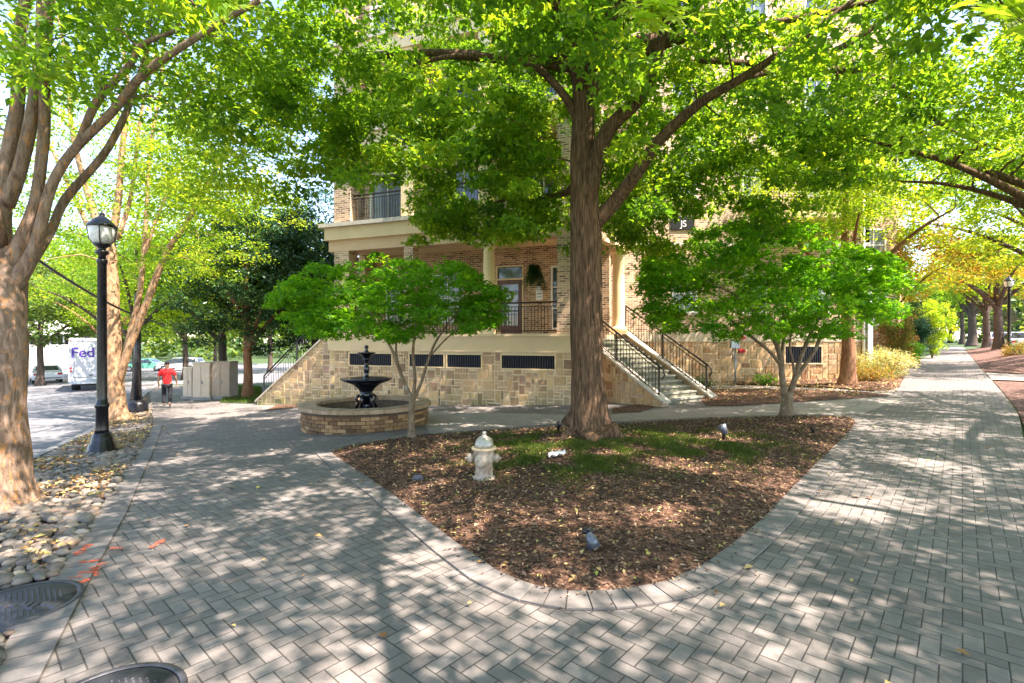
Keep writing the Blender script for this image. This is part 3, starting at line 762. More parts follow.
# ================================================================ THE HOUSE
class Frame:
    def __init__(s, A, B, flip=1):
        s.A = A; L = math.dist(A, B); s.L = L; s.u = ((B[0]-A[0])/L, (B[1]-A[1])/L); s.n = (s.u[1]*flip, -s.u[0]*flip)
    def p(s, u, z, d=0): return (s.A[0]+s.u[0]*u+s.n[0]*d, s.A[1]+s.u[1]*u+s.n[1]*d, z)
    def px(s, x, d=0):
        k = (x-CX)/F; ax, ay = s.A[0]+s.n[0]*d, s.A[1]+s.n[1]*d
        return (k*ay-ax)/(s.u[0]-k*s.u[1])
    def z(s, x, y, d=0):
        u = s.px(x, d); Y = s.p(u, 0, d)[1]; return EYE-(y-HY)/F*Y
    def box(s, mb, u0, u1, z0, z1, d0, d1, r=None, inset=0):
        o = s.p(u0, z0, d0)
        return mb.ob(o, ((u1-u0)*s.u[0], (u1-u0)*s.u[1], 0), ((d1-d0)*s.n[0], (d1-d0)*s.n[1], 0), (0, 0, z1-z0), r, inset)
def clip_poly(poly, a, b, c):
    "keep a*x+b*y<=c"
    out = []; n = len(poly)
    for i in range(n):
        p, q = poly[i], poly[(i+1) % n]; dp, dq = a*p[0]+b*p[1]-c, a*q[0]+b*q[1]-c
        if dp <= 0: out.append(p)
        if dp*dq < 0: t = dp/(dp-dq); out.append((p[0]+(q[0]-p[0])*t, p[1]+(q[1]-p[1])*t))
    return out
def ashlar(mb, fr, u0, u1, z0, z1, d=.02, proud=.022, holes=(), clips=(), unit_=.105):
    nu = max(1, int(round((u1-u0)/unit_))); nz = max(1, int(round((z1-z0)/unit_))); su, sz = (u1-u0)/nu, (z1-z0)/nz
    occ = [[False]*nu for _ in range(nz)]
    for j in range(nz):
        for i in range(nu):
            if occ[j][i]: continue
            w_, h_ = random.choice([(2, 2), (3, 2), (4, 2), (2, 3), (1, 3), (2, 4), (3, 3), (3, 1), (2, 1), (4, 3), (1, 2), (3, 2), (2, 2)])
            w_ = min(w_, nu-i); h_ = min(h_, nz-j)
            k = 0
            while k < w_ and not occ[j][i+k]: k += 1
            w_ = k
            for jj in range(j, j+h_):
                for ii in range(i, i+w_): occ[jj][ii] = True
            a, b, c, e = u0+i*su, u0+(i+w_)*su, z0+j*sz, z0+(j+h_)*sz
            gp = .014+random.random()*.010
            quad = [(a+gp, c+gp), (b-gp, c+gp), (b-gp, e-gp), (a+gp, e-gp)]
            bad = False
            for (ha, hb, hc, hd) in holes:
                if quad[0][0] < hb and quad[2][0] > ha and quad[0][1] < hd and quad[2][1] > hc:
                    # trim against the hole on its nearest side
                    opts = [(quad[0][0], ha), (hb, quad[2][0])]; oz = [(quad[0][1], hc), (hd, quad[2][1])]
                    best = max([(o_[1]-o_[0], 'u', o_) for o_ in opts]+[(o_[1]-o_[0], 'z', o_) for o_ in oz])
                    if best[0] < .05: bad = True; break
                    if best[1] == 'u': quad = [(best[2][0], quad[0][1]), (best[2][1], quad[0][1]), (best[2][1], quad[2][1]), (best[2][0], quad[2][1])]
                    else: quad = [(quad[0][0], best[2][0]), (quad[1][0], best[2][0]), (quad[1][0], best[2][1]), (quad[0][0], best[2][1])]
            if bad: continue
            for cl in clips: quad = clip_poly(quad, *cl)
            if len(quad) < 3: continue
            cx_, cz_ = sum(q[0] for q in quad)/len(quad), sum(q[1] for q in quad)/len(quad)
            pr = proud*random.uniform(.5, 1.2); n = len(quad)
            inn = [(q[0]+(cx_-q[0])*.06, q[1]+(cz_-q[1])*.06) for q in quad]
            vs = [fr.p(q[0], q[1], d) for q in quad]+[fr.p(q[0], q[1], d+pr*random.uniform(.8, 1.15)) for q in inn]
            fs = [tuple(range(n, 2*n))]+[(i_, (i_+1) % n, n+(i_+1) % n, n+i_) for i_ in range(n)]
            mb.faces(vs, fs)
def railing(fr_pts, name, parent, h=.95, sp=.11, base=.08, mat='bronze', post=True, twin=True):
    "fr_pts: two world points at floor height"
    a, b = Vector(fr_pts[0]), Vector(fr_pts[1]); L = (Vector((b.x, b.y, 0))-Vector((a.x, a.y, 0))).length
    mb = MB(); up = Vector((0, 0, 1)); d = (b-a)
    def bar(p, q, r): mb.tube([p, q], r, 6)
    bar(a+up*h, b+up*h, .030); bar(a+up*base, b+up*base, .018)
    if twin: bar(a+up*(h-.13), b+up*(h-.13), .014)
    n = max(1, int(L/sp))
    for i in range(1, n): 
        p = a+d*(i/n); bar(p+up*base, p+up*(h-(.13 if twin else 0)), .0105)
    if post:
        k = max(1, int(round(L/1.5)))
        for i in range(k+1):
            p = a+d*(i/k); mb.box(p.x, p.y, p.z, .045, .045, h-.01)
    return mb.build(name, M[mat], parent, uv=False)
def window(fr, u0, u1, z0, z1, parent, d=0, cols=2, rows=2, glass='glass', sill=True, fw=.06, name='window', frame='white'):
    mb = MB(); fr.box(mb, u0, u1, z0, z1, d-.10, d-.06); pane = mb.build(name, M[glass], parent)
    fm = MB()
    for a, b, c, e in ((u0, u0+fw, z0, z1), (u1-fw, u1, z0, z1), (u0+fw, u1-fw, z1-fw, z1), (u0+fw, u1-fw, z0, z0+fw)): fr.box(fm, a, b, c, e, d-.057, d+.025)
    for i in range(1, cols):
        x = u0+(u1-u0)*i/cols; fr.box(fm, x-.018, x+.018, z0+fw, z1-fw, d-.057, d-.02)
    for i in range(1, rows):
        y = z0+(z1-z0)*i/rows; fr.box(fm, u0+fw, u1-fw, y-.02, y+.02, d-.056, d-.015)
    fm.build('frame', M[frame], pane)
    if sill:
        sm = MB(); fr.box(sm, u0-.08, u1+.08, z0-.10, z0-.003, d+.003, d+.07); sm.build('sill', M['coping'], pane)
    return pane
FA = Frame((-6.8, 18.7), (2.3, 15.4))
WG = Frame((3.2, 20.0), (14.3, 20.0))
house = thing('apartment_building', 'tan brick apartment house with cream columned porch and stone base behind the trees', 'building', (0, 18, g(0, 18)))
FZ = 2.05
PORCH = 2.3
B_ = FA.L
TL = (2.44, 17.17); e_ = unit((.83, .56)); a_ = unit((.56, -.83))
TR = (TL[0]+e_[0]*1.95, TL[1]+e_[1]*1.95)
# --- stone base with louvres
vents = [(FA.px(350), FA.px(392)), (FA.px(410), FA.px(444)), (FA.px(447.5), FA.px(481.5)), (FA.px(502), FA.px(555))]
VZ0, VZ1 = .95, 1.37
mb = MB(); FA.box(mb, 0, B_, -1.0, 1.48, -.3, .0)
SB = Frame((2.3, 15.4), TL); SBf = Frame((2.3, 15.4), TL)
SB.box(mb, .002, SB.L, -1, 1.48, -.3, -.002)
WG.box(mb, 0, WG.L, -1, 1.80, -.3, 0)
mort = mb.build('base_wall', M['mortar'], house)
mb = MB(); ashlar(mb, FA, 0, B_, -.62, 1.47, .0, .022, [(a-.05, b+.05, VZ0-.05, VZ1+.05) for a, b in vents]); mb.build('stone_facing', M['stone'], mort)
mb = MB(); ashlar(mb, SB, .02, SB.L, -.5, 1.47, .0); mb.build('stone_facing', M['stone'], mort)
wv = (WG.px(785), WG.px(821), WG.z(800, 363), WG.z(800, 346.5))
mb = MB(); ashlar(mb, WG, 0, WG.L, -.45, 1.79, .0, .03, [(wv[0]-.05, wv[1]+.05, wv[2]-.05, wv[3]+.05)], unit_=.12); mb.build('stone_facing', M['stone_warm'], mort)
def louvre(fr, u0, u1, z0, z1):
    mb = MB(); fr.box(mb, u0, u1, z0, z1, .002, .006); v = mb.build('vent', M['dark'], house)
    sm = MB(); n = max(3, int((u1-u0)/.085))
    for i in range(n):
        u = u0+.03+(u1-u0-.06)*(i+.5)/n; fr.box(sm, u-.012, u+.012, z0+.02, z1-.02, .008, .035)
    sm.build('slats', M['louvre'], v)
    fm = MB()
    for a, b, c, e in ((u0-.045, u0, z0-.045, z1+.045), (u1, u1+.045, z0-.045, z1+.045), (u0, u1, z0-.045, z0), (u0, u1, z1, z1+.045)): fr.box(fm, a, b, c, e, .001, .045)
    fm.build('frame', M['stucco'], v)
for a, b in vents: louvre(FA, a, b, VZ0, VZ1)
louvre(WG, *wv)
# --- porch floor slab, fascia
mb = MB()
bk = [FA.p(0, 0, -PORCH), FA.p(B_-.3, 0, -PORCH)]
fl = [FA.p(0, 0, 0), FA.p(B_, 0, 0), (TL[0], TL[1], 0), (TR[0], TR[1], 0), (TR[0], 20.0, 0), (-1.0, 20.2, 0), bk[0]]
def prism(mb, pts, z0, z1, r=None):
    n = len(pts); lo = [(p[0], p[1], z0) for p in pts]; hi = [(p[0], p[1], z1) for p in pts]
    mb.faces(lo+hi, [tuple(range(n))[::-1], tuple(range(n, 2*n))]+[(i, (i+1) % n, n+(i+1) % n, n+i) for i in range(n)], r)
prism(mb, fl, 1.50, FZ-.006); mb.build('porch_floor', M['stucco_tan'], house)
mb = MB(); FA.box(mb, -.05, B_+.03, 1.478, 1.98, .004, .055); FA.box(mb, -.08, B_+.06, 1.985, FZ+.02, .002, .10)
SB.box(mb, .06, SB.L, 1.478, FZ+.02, .004, .05); mb.build('fascia', M['stucco'], house)
EA = Frame((TL[0], TL[1]), TR)
# --- back walls of the porch and the mass above
TOP = 17.5
BK = Frame(FA.p(-.2, 0, -PORCH)[:2], FA.p(FA.px(609.5, -PORCH), 0, -PORCH)[:2])
dz = (FZ, FZ+2.62)
def fu(fr, px_, d=0): return fr.px(px_, d)
du0, du1 = BK.px(496), BK.px(523.5)
wu0, wu1 = BK.px(551), BK.px(562)
mb = MB(); 
def wall_holes(fr, mb, u0, u1, z0, z1, holes, d0=-.25, d1=0):
    xs = sorted(set([u0, u1]+[h[0] for h in holes]+[h[1] for h in holes]))
    for a, b in zip(xs[:-1], xs[1:]):
        if b-a < 1e-4: continue
        zs = [z0]
        for h in sorted([h for h in holes if h[0] <= a+1e-5 and h[1] >= b-1e-5], key=lambda h: h[2]): zs += [h[2], h[3]]
        zs.append(z1)
        for k in range(0, len(zs), 2):
            if zs[k+1]-zs[k] > 1e-4: fr.box(mb, a, b, zs[k], zs[k+1], d0, d1)
dw = [(1.2, 2.3), (3.3, 4.4)]
bh = [(du0, du1, dz[0], dz[1]), (wu0, wu1, FZ+.2, FZ+2.5), (1.1, 2.3, FZ+.5, FZ+2.4), (3.2, 4.6, FZ+.5, FZ+2.4)]
wall_holes(BK, mb, 0, BK.L, FZ, 6.0, bh)
mb.build('porch_back_wall', M['brick'], house)
window(BK, wu0, wu1, FZ+.2, FZ+2.5, house, 0, 1, 3, 'glass', False)
window(BK, 1.1, 2.3, FZ+.5, FZ+2.4, house, 0); window(BK, 3.2, 4.6, FZ+.5, FZ+2.4, house, 0)
# door
mb = MB(); BK.box(mb, du0+.05, du1-.05, FZ, FZ+2.05, -.12, -.07); door = mb.build('door', M['wood_door'], house)
mb = MB(); BK.box(mb, du0+.22, du1-.22, FZ+.35, FZ+1.9, -.069, -.055); mb.build('door_glass', M['glass'], door)
mb = MB(); BK.box(mb, du0+.05, du1-.05, FZ+2.12, FZ+2.55, -.12, -.09); mb.build('transom', M['glass'], door)
mb = MB()
for a, b, c, e in ((du0, du0+.05, FZ, FZ+2.6), (du1-.05, du1, FZ, FZ+2.6), (du0+.05, du1-.05, FZ+2.055, FZ+2.118), (du0+.05, du1-.05, FZ+2.552, FZ+2.6)): BK.box(mb, a, b, c, e, -.14, .02)
mb.build('frame', M['cream'], door)
mb = MB(); c_ = BK.p((du0+du1)/2-.1, FZ+1.45, -.04)
mb.tube([(c_[0]+.2*math.cos(t*PI/8)*BK.u[0], c_[1]+.2*math.cos(t*PI/8)*BK.u[1], c_[2]+.2*math.sin(t*PI/8)) for t in range(17)], .045, 6)
wr = mb.build('door_wreath', M['leaf_cream'], None, uv=False); tag(wr, 'pale round wreath hanging on the brown porch door', 'wreath')
mb = MB(); hp = BK.p(du1-.16, FZ+1.0, -.06); mb.lathe([(.03, -.03), (.035, 0), (.03, .03)], hp, 8); mb.build('handle', M['steel'], door, uv=False)
# --- pillars, columns
def brick_pillar(fr, u0, u1, z0, z1, dd=.5, name='brick_pillar'):
    mb = MB(); fr.box(mb, u0, u1, z0, z1, -dd, .012); return mb.build(name, M['brick_pale'], house)
ETZ = 5.15   # underside of entablature
pl0, pl1 = FA.px(334.6), FA.px(349)
brick_pillar(FA, pl0, pl1, FZ+.022, ETZ)
pr0, pr1 = FA.px(557), B_-.02
brick_pillar(FA, pr0, pr1, FZ+.022, ETZ, .6)
bm0, bm1 = FA.px(404), FA.px(413); brick_pillar(FA, bm0, bm1, FZ+.022, ETZ, .35)
def column(x, y, r=.21, z0=FZ+.02, z1=ETZ):
    mb = MB(); mb.box(x, y, z0, r*2.9, r*2.9, .14, math.atan2(FA.u[1], FA.u[0]))
    pl = mb.build('column_plinth', M['cream'], house)
    s = MB(); s.lathe([(r*1.35, .142), (r*1.4, .18), (r*1.3, .24), (r*1.12, .27), (r*1.03, .32), (r, .6), (r*.97, (z1-z0)*.6), (r*.88, z1-z0-.36), (r*.95, z1-z0-.34), (r*.95, z1-z0-.30), (r*.88, z1-z0-.28), (r*1.0, z1-z0-.2), (r*1.25, z1-z0-.12), (r*1.3, z1-z0-.10)], (x, y, z0), 28)
    s.box(x, y, z1-.098, r*2.8, r*2.8, .096, math.atan2(FA.u[1], FA.u[0])); s.build('column', M['cream'], house, uv=False)
cu = FA.px(489, -.28); c1 = FA.p(cu, 0, -.28); column(c1[0], c1[1])
cr = (618.5-CX)/F; column(cr*18.25, 18.25, .23)
# --- entablature of the porch, balcony edge
mb = MB()
ent = Frame(FA.p(-.05, 0, 0)[:2], FA.p(B_+.05, 0, 0)[:2])
ent.box(mb, 0, ent.L, ETZ, 5.6, -.55, .02); mb.build('entablature', M['stucco_tan'], house)
mb = MB(); ent.box(mb, -.12, ent.L+.12, 5.602, 6.02, -.5, .12); ent.box(mb, -.15, ent.L+.15, 5.56, 5.60, .021, .15); mb.build('cornice', M['stucco'], house)
mb = MB(); ent.box(mb, -.28, ent.L+.25, 6.022, 6.16, -.55, .27); mb.build('coping', M['coping'], house)
SE = Frame(FA.p(B_, 0, 0)[:2], (TR[0]+.35, TR[1]+.35))
mb = MB(); SE.box(mb, .05, SE.L, ETZ+.002, 5.598, -.5, .0); mb.build('entablature', M['stucco_tan'], house)
mb = MB(); SE.box(mb, .13, SE.L+.1, 5.604, 6.018, -.45, .1); mb.build('cornice', M['stucco'], house)
mb = MB(); SE.box(mb, .3, SE.L+.2, 6.024, 6.155, -.45, .24); mb.build('coping', M['coping'], house)
# ceiling / balcony floor
mb = MB(); fl2 = [FA.p(.05, 0, -.3), FA.p(B_-.1, 0, -.3), (TR[0], TR[1]+.25, 0), (TR[0]+.2, 19.99, 0), (-1, 20.2, 0), FA.p(.05, 0, -PORCH+.01)]
prism(mb, fl2, 5.3, 5.55); mb.build('porch_ceiling', M['cream'], house)
# --- upper storeys above the porch: recessed wall with white doors, pilasters, rails
UP = Frame(FA.p(-.2, 0, -1.7)[:2], FA.p(B_+1.2, 0, -1.7)[:2])
mb = MB(); holes = []
for st in range(3):
    z = 6.25+st*3.35
    for (a, b) in ((.75, 2.35), (4.1, 5.7), (7.2, 8.8)): holes.append((a, b, z, z+2.3))
wall_holes(UP, mb, 0, UP.L, 6.0, TOP, holes)
mb.build('upper_wall', M['brick_pale'], house)
for st in range(3):
    z = 6.25+st*3.35
    for (a, b) in ((.75, 2.35), (4.1, 5.7), (7.2, 8.8)): window(UP, a, b, z, z+2.3, house, 0, 2, 1, 'glass_pale' if (a < 3) else 'glass', False, .11, 'balcony_door')
for st in range(3):
    z = 6.162+st*3.35
    for (x0, x1, kind) in ((pl0-.05, pl1+.05, 'brick_pale'), (FA.px(400.5), FA.px(412), 'cream'), (FA.px(478), FA.px(490), 'cream'), (pr0, B_-.02, 'brick_pale')):
        mb = MB(); FA.box(mb, x0, x1, z, z+2.65, -.45, -.02); mb.build('pilaster', M[kind], house)
    segs = [(pl1+.05, FA.px(400.5)), (FA.px(412), FA.px(478)), (FA.px(490), pr0)]
    for a, b in segs:
        p, q = FA.p(a, z, -.2), FA.p(b, z, -.2); railing((p, q), 'balcony_railing', house, 1.05, .11, .08, 'iron', False)
    if st < 2:
        mb = MB(); ent.box(mb, -.1, ent.L+.1, z+2.652, z+3.2, -1.6, .05); mb.build('balcony_band', M['stucco'], house)
        mb = MB(); ent.box(mb, -.2, ent.L+.2, z+3.202, z+3.345, -1.6, .16); mb.build('coping', M['coping'], house)
# left side wall going back
LS = Frame(FA.p(0, 0, -1.7)[:2], FA.p(0, 0, -9)[:2], -1)
mb = MB(); LS.box(mb, 0, LS.L, FZ-3, TOP, -.3, 0); mb.build('side_wall', M['brick_pale'], house)
# --- wing
mb = MB(); hol = []
wins = []
for z in (2.95, 7.6, 10.8, 14.0):
    for c in (6.9, 9.7, 12.2):
        u = c-WG.A[0]
        hol.append((u-.5, u+.5, z, z+1.55)); 
wall_holes(WG, mb, 0, WG.L, 2.162, TOP, hol); mb.build('wing_wall', M['brick_pale'], house)
for h in hol: window(WG, *h, house, 0, 2, 2, 'glass_pale', True)
mb = MB(); WG.box(mb, -.02, WG.L+.03, 1.80, 2.16, -.1, .045); mb.build('band', M['stucco_grey'], house)
mb = MB(); WG.box(mb, 0, WG.L, 5.6, 5.75, .002, .05); mb.build('brick_course', M['coping'], house)
mb = MB(); WG.box(mb, -4, WG.L+.2, TOP, TOP+.4, -9, .3); mb.build('roof', M['stucco_grey'], house)
# balcony on the wing (dark rail seen through leaves)
bz = WG.z(800, 218)
mb = MB(); WG.box(mb, 6.6, 10.2, bz-.22, bz, .004, 1.0); bal = mb.build('balcony', M['stucco'], house)
railing((WG.p(6.65, bz, .95), WG.p(10.15, bz, .95)), 'balcony_railing', bal, 1.0, .11, .08, 'iron', False)
# downspout, corner return and further block
mb = MB(); u = WG.px(862)
p = WG.p(u, 0, .09); mb.tube([(p[0], p[1], g(p[0], p[1])+.1), (p[0], p[1], 9)], .055, 8); mb.build('downspout', M['white'], house, uv=False)
mb = MB(); WG.box(mb, WG.L-.16, WG.L+.02, -.3, 5, .05, .16); mb.build('corner_trim', M['white'], house)
RS = Frame((14.3, 20.0), (14.3, 25)); mb = MB(); RS.box(mb, 0, 5, -.5, TOP, -.3, 0); mb.build('side_wall', M['brick_pale'], house)
FB = Frame((14.3, 25), (19.2, 25)); mb = MB()
hb = [(1.0, 2.2, 2.6, 4.2), (3.2, 4.4, 2.6, 4.2), (1.0, 2.2, 5.8, 7.4), (3.2, 4.4, 5.8, 7.4), (1.0, 2.2, 9.0, 10.6), (3.2, 4.4, 9.0, 10.6)]
wall_holes(FB, mb, 0, FB.L, -.5, TOP, hb); mb.build('far_block_wall', M['brick_pale'], house)
for h in hb: window(FB, *h, house, 0, 2, 2, 'glass_pale', True)
RS2 = Frame((19.2, 25), (36, 46)); mb = MB(); RS2.box(mb, 0, RS2.L, -.5, 13, -.3, 0); mb.build('far_block_wall', M['brick'], house)
mb = MB(); LR = Frame((-3.0, 25), (-9, 25.5)); 
# --- porch railings
z = FZ+.03
for a, b in ((pl1, bm0), (bm1, cu-.3), (cu+.3, pr0)): railing((FA.p(a, z, -.15), FA.p(b, z, -.15)), 'porch_railing', house, 1.0, .11)
# --- entrance stairs on the right
RISE, RUN, NST = (FZ-.02)/13, .262, 13
def sp(s, t, z): return (TL[0]+a_[0]*s+e_[0]*t, TL[1]+a_[1]*s+e_[1]*t, z)
BLg = g(*sp(3.3, .9, 0)[:2])
Wd = 1.95
mb = MB(); tb = MB()
for i in range(NST):
    s0 = i*RUN; zt = FZ-(i+1)*(FZ-BLg)/(NST+1) if True else 0
    o = sp(s0, .02, -.6); 
    mb.ob(o, (a_[0]*RUN, a_[1]*RUN, 0), (e_[0]*(Wd-.04), e_[1]*(Wd-.04), 0), (0, 0, zt-.045+.6), .3)
    o = sp(s0-.0, .025, zt-.043)
    tb.ob(o, (a_[0]*(RUN+.025), a_[1]*(RUN+.025), 0), (e_[0]*(Wd-.05), e_[1]*(Wd-.05), 0), (0, 0, .045), .7)
STL = NST*RUN
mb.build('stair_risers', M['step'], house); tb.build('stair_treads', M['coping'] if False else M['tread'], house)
def stringer(t0, t1, stone, name):
    m = MB(); L = STL+.15
    prof = [(-.05, -.6), (L, -.6), (L, BLg+.12), (-.05, FZ+.10)]
    A0 = [sp(s, t0, z) for s, z in prof]; A1 = [sp(s, t1, z) for s, z in prof]
    n = 4; m.faces(A0+A1, [(0, 1, 2, 3), (7, 6, 5, 4)]+[(i, n+i, n+(i+1) % n, (i+1) % n) for i in range(n)])
    w_ = m.build(name, M['step_side'], house)
    c = MB(); 
    q = [(-.05, FZ+.102), (L+.08, BLg+.09)]
    c.ob(sp(q[0][0], t0-.04, q[0][1]), tuple(b-a for a, b in zip(sp(q[0][0], 0, q[0][1]), sp(q[1][0], 0, q[1][1]))), (e_[0]*(t1-t0+.08), e_[1]*(t1-t0+.08), 0), (0, 0, .055))
    c.build('coping', M['coping'], w_)
    return w_
wl = stringer(-.26, 0, True, 'stair_wall'); wr_ = stringer(Wd, Wd+.26, True, 'stair_wall')
SF = Frame(sp(0, -.262, 0)[:2], sp(STL+.15, -.262, 0)[:2])
k_ = (BLg+.12-FZ-.10)/(STL+.2)
mb = MB(); ashlar(mb, SF, .0, STL+.15, -.35, FZ, .0, .02, clips=[(-k_, 1, FZ+.09-.002)]); mb.build('stone_facing', M['stone_warm'], wl)
for t in (-.13, Wd+.13):
    p0, p1 = sp(0, t, FZ+.15), sp(STL-.05, t, BLg+.20); railing((p0, p1), 'handrail', house, .92, .12, .09)
    m = MB(); q = Vector(p1)+Vector((0, 0, .92)); m.tube([q, q+Vector((a_[0]*.14, a_[1]*.14, -.09)), q+Vector((a_[0]*.2, a_[1]*.2, -.25)), q+Vector((a_[0]*.1, a_[1]*.1, -.38))], .022, 6); m.build('rail_end', M['bronze'], house, uv=False)
# --- left stairs descending to the left
LX = FA.px(262); ng = g(*FA.p(LX, 0)[:2]); n2 = 14
mb = MB()
for i in range(n2):
    u1 = -i*(-LX-.1)/n2; u0 = -(i+1)*(-LX-.1)/n2; zt = FZ-(i+1)*(FZ-ng)/(n2+1); FA.box(mb, u0, u1, -1.2, zt, -1.6, -.26)
mb.build('stair_risers', M['step'], house)
m = MB(); prof = [(LX-.25, -1.2), (0, -1.2), (0, FZ+.1), (LX-.25, ng+.16)]
A0 = [FA.p(u, z, .0) for u, z in prof]; A1 = [FA.p(u, z, -.25) for u, z in prof]
m.faces(A0+A1, [(0, 1, 2, 3), (7, 6, 5, 4), (0, 4, 5, 1), (1, 5, 6, 2), (2, 6, 7, 3), (3, 7, 4, 0)])
lw = m.build('stair_wall', M['mortar'], house)
kk = (FZ+.1-ng-.16)/(-LX+.25)
mb = MB(); ashlar(mb, FA, LX-.2, -.02, -.95, FZ+.1, .0, .022, clips=[(-kk, 1, FZ+.09)]); mb.build('stone_facing', M['stone'], lw)
c = MB(); p0, p1 = FA.p(0, FZ+.1, .06), FA.p(LX-.32, ng+.10, .06); c.ob(p1, tuple(a-b for a, b in zip(p0, p1)), (-FA.n[0]*.36, -FA.n[1]*.36, 0), (0, 0, .07)); c.build('coping', M['coping'], lw)
railing((FA.p(0, FZ+.16, -.1), FA.p(LX, ng+.2, -.1)), 'handrail', house, .95, .12, .09, 'iron')
railing((FA.p(0, FZ+.16, -1.6), FA.p(LX, ng+.2, -1.6)), 'handrail', house, .95, .12, .09, 'iron')

# things on the house
def letters(txt, size, loc, rot, mat, parent=None, name='lettering', bold=.0, extr=.004, weldcol=None):
    cu_ = bpy.data.curves.new('txt', 'FONT'); cu_.body = txt; cu_.size = size; cu_.extrude = extr; cu_.offset = bold
    cu_.space_character = .95
    o = bpy.data.objects.new('txt', cu_); C.objects.link(o); bpy.context.view_layer.update()
    dg = bpy.context.evaluated_depsgraph_get(); me = bpy.data.meshes.new_from_object(o.evaluated_get(dg)); bpy.data.objects.remove(o)
    me.transform(Matrix.Translation(loc) @ rot.to_matrix().to_4x4()); me.materials.clear(); me.materials.append(mat)
    q = bpy.data.objects.new(name, me); C.objects.link(q)
    if parent is not None:
        q.parent = parent
        if parent.get('_w'): q.matrix_parent_inverse = Matrix.Translation(parent.location).inverted()
    return q
from mathutils import Euler
mb = MB(); su0, su1 = WG.px(671), WG.px(694); sz0, sz1 = WG.z(680, 230), WG.z(680, 216.5); WG.box(mb, su0, su1, sz0, sz1, .004, .05)
sg = mb.build('building_sign', M['iron']); tag(sg, 'dark wall sign with white letters on the brick wing, right of the big trunk', 'sign')
letters('JS', .36, (WG.p(WG.px(680), 0)[0], 19.945, sz0+.12), Euler((PI/2, 0, 0)), M['white'], sg)
# wall lantern and notice by the porch window
def lantern():
    c = BK.p(BK.px(540), 0, .14); z0 = BK.z(540, 292)
    r = thing('wall_lantern', 'small black lantern on the brick wall beside the porch door', 'lantern', (c[0], c[1], z0))
    m = MB(); m.lathe([(.05, 0), (.07, .03), (.09, .2), (.08, .2)], (c[0], c[1], z0), 6); m.build('lamp_glass', M['lampglass'], r, uv=False)
    m = MB(); m.lathe([(.12, .2), (.10, .24), (.03, .31), (.012, .37), (.0, .38)], (c[0], c[1], z0), 6); b = BK.p(BK.px(540), 0, .0)
    m.tube([(c[0], c[1], z0+.02), (b[0], b[1], z0+.02)], .015, 6); m.box(b[0], b[1], z0-.06, .1, .03, .2, math.atan2(BK.u[1], BK.u[0])); m.build('bracket', M['iron'], r, uv=False)
lantern()
m = MB(); c = BK.px(539.5); z1 = BK.z(540, 289.5); z0 = BK.z(540, 300); BK.box(m, c-.13, c+.13, z0, z1, .004, .03); nb = m.build('notice_board', M['white']); tag(nb, 'small white notice on the brick wall under the black lantern', 'notice')
m = MB(); BK.box(m, c-.09, c+.09, z0+.2, z0+.26, .031, .034); BK.box(m, c-.09, c+.09, z0+.1, z0+.13, .031, .034); m.build('notice_print', M['steel'], nb)
# hanging fern
def fern():
    d = -.35; u = FA.px(534, d); c = FA.p(u, 0, d); zb = FA.z(534, 276, d)
    r = thing('hanging_fern', 'dark green fern in a basket hanging from the porch ceiling', 'plant', (c[0], c[1], zb))
    m = MB(); m.lathe([(.03, -.12), (.14, -.08), (.17, .05), (.18, .08)], (c[0], c[1], zb), 14); m.build('basket', M['terracotta'], r, uv=False)
    m = MB()
    for k in range(3):
        a = k*2.1; m.tube([(c[0]+.17*math.cos(a), c[1]+.17*math.sin(a), zb+.08), (c[0], c[1], zb+.75)], .005, 4)
    m.tube([(c[0], c[1], zb+.75), (c[0], c[1], 5.2)], .006, 4); m.build('chain', M['iron'], r, uv=False)
    pos = []; dr = []; nr = []
    for k in range(90):
        a = random.uniform(0, 2*PI); L = random.uniform(.28, .60); rise = random.uniform(.05, .42); fall = random.uniform(.15, 1.25)
        for i in range(16):
            t = i/15; rr = L*t*(1-.25*t); zz = zb+.08+rise*math.sin(min(1, t*1.4)*PI)*.8-fall*L*t*t*1.1
            for sd_ in (-1, 1):
                pos.append((c[0]+rr*math.cos(a), c[1]+rr*math.sin(a), zz)); dr.append((-math.sin(a)*sd_+.3*math.cos(a), math.cos(a)*sd_+.3*math.sin(a), -.3)); nr.append((.1*math.cos(a), .1*math.sin(a), 1))
    leaf_mesh('fronds', np.array(pos), np.array(nr), .09, M['fern'], r, .35, 1, dirs=np.array(dr))
fern()
# red fire connections and electric pedestal at the wing
for (px_, py_, lab) in ((741, 337, 'upper red fire plate on the stone wing wall'), (741, 350.5, 'lower red fire inlet on the stone wing wall')):
    u = WG.px(px_); z = WG.z(px_, py_); r = thing('fire_connection', lab, 'fire inlet', WG.p(u, z, 0))
    m = MB(); WG.box(m, u-.11, u+.11, z-.09, z+.07, .032, .05); m.build('plate', M['red'], r)
    m = MB()
    for q in (-.07, .07): c = WG.p(u+q, z-.02, .05); m.tube([c, (c[0], c[1]-.12, c[2]-.02)], .05, 10)
    m.build('inlet', M['red'], r, uv=False)
u = WG.px(729); gz = g(*WG.p(u, 0, .5)[:2]); c = WG.p(u, 0, .5)
r = thing('electric_meter', 'grey meter box on a post beside the stone wing wall', 'meter box', (c[0], c[1], gz))
m = MB(); zt = EYE-(332.5-HY)/F*c[1]; zm = EYE-(348-HY)/F*c[1]
zt = EYE-(340.5-HY)/F*c[1]
m.box(c[0], c[1], zm, .32, .18, zt-zm, 0, None, .01); m.build('meter_box', M['steel'], r)
m = MB(); m.tube([(c[0]+.03, c[1], gz-.1), (c[0]+.03, c[1], zm+.01)], .035, 8); m.tube([(c[0]-.08, c[1], zm-.5), (c[0]-.08, c[1], zm+.01)], .025, 8); m.build('post', M['steel'], r, uv=False)

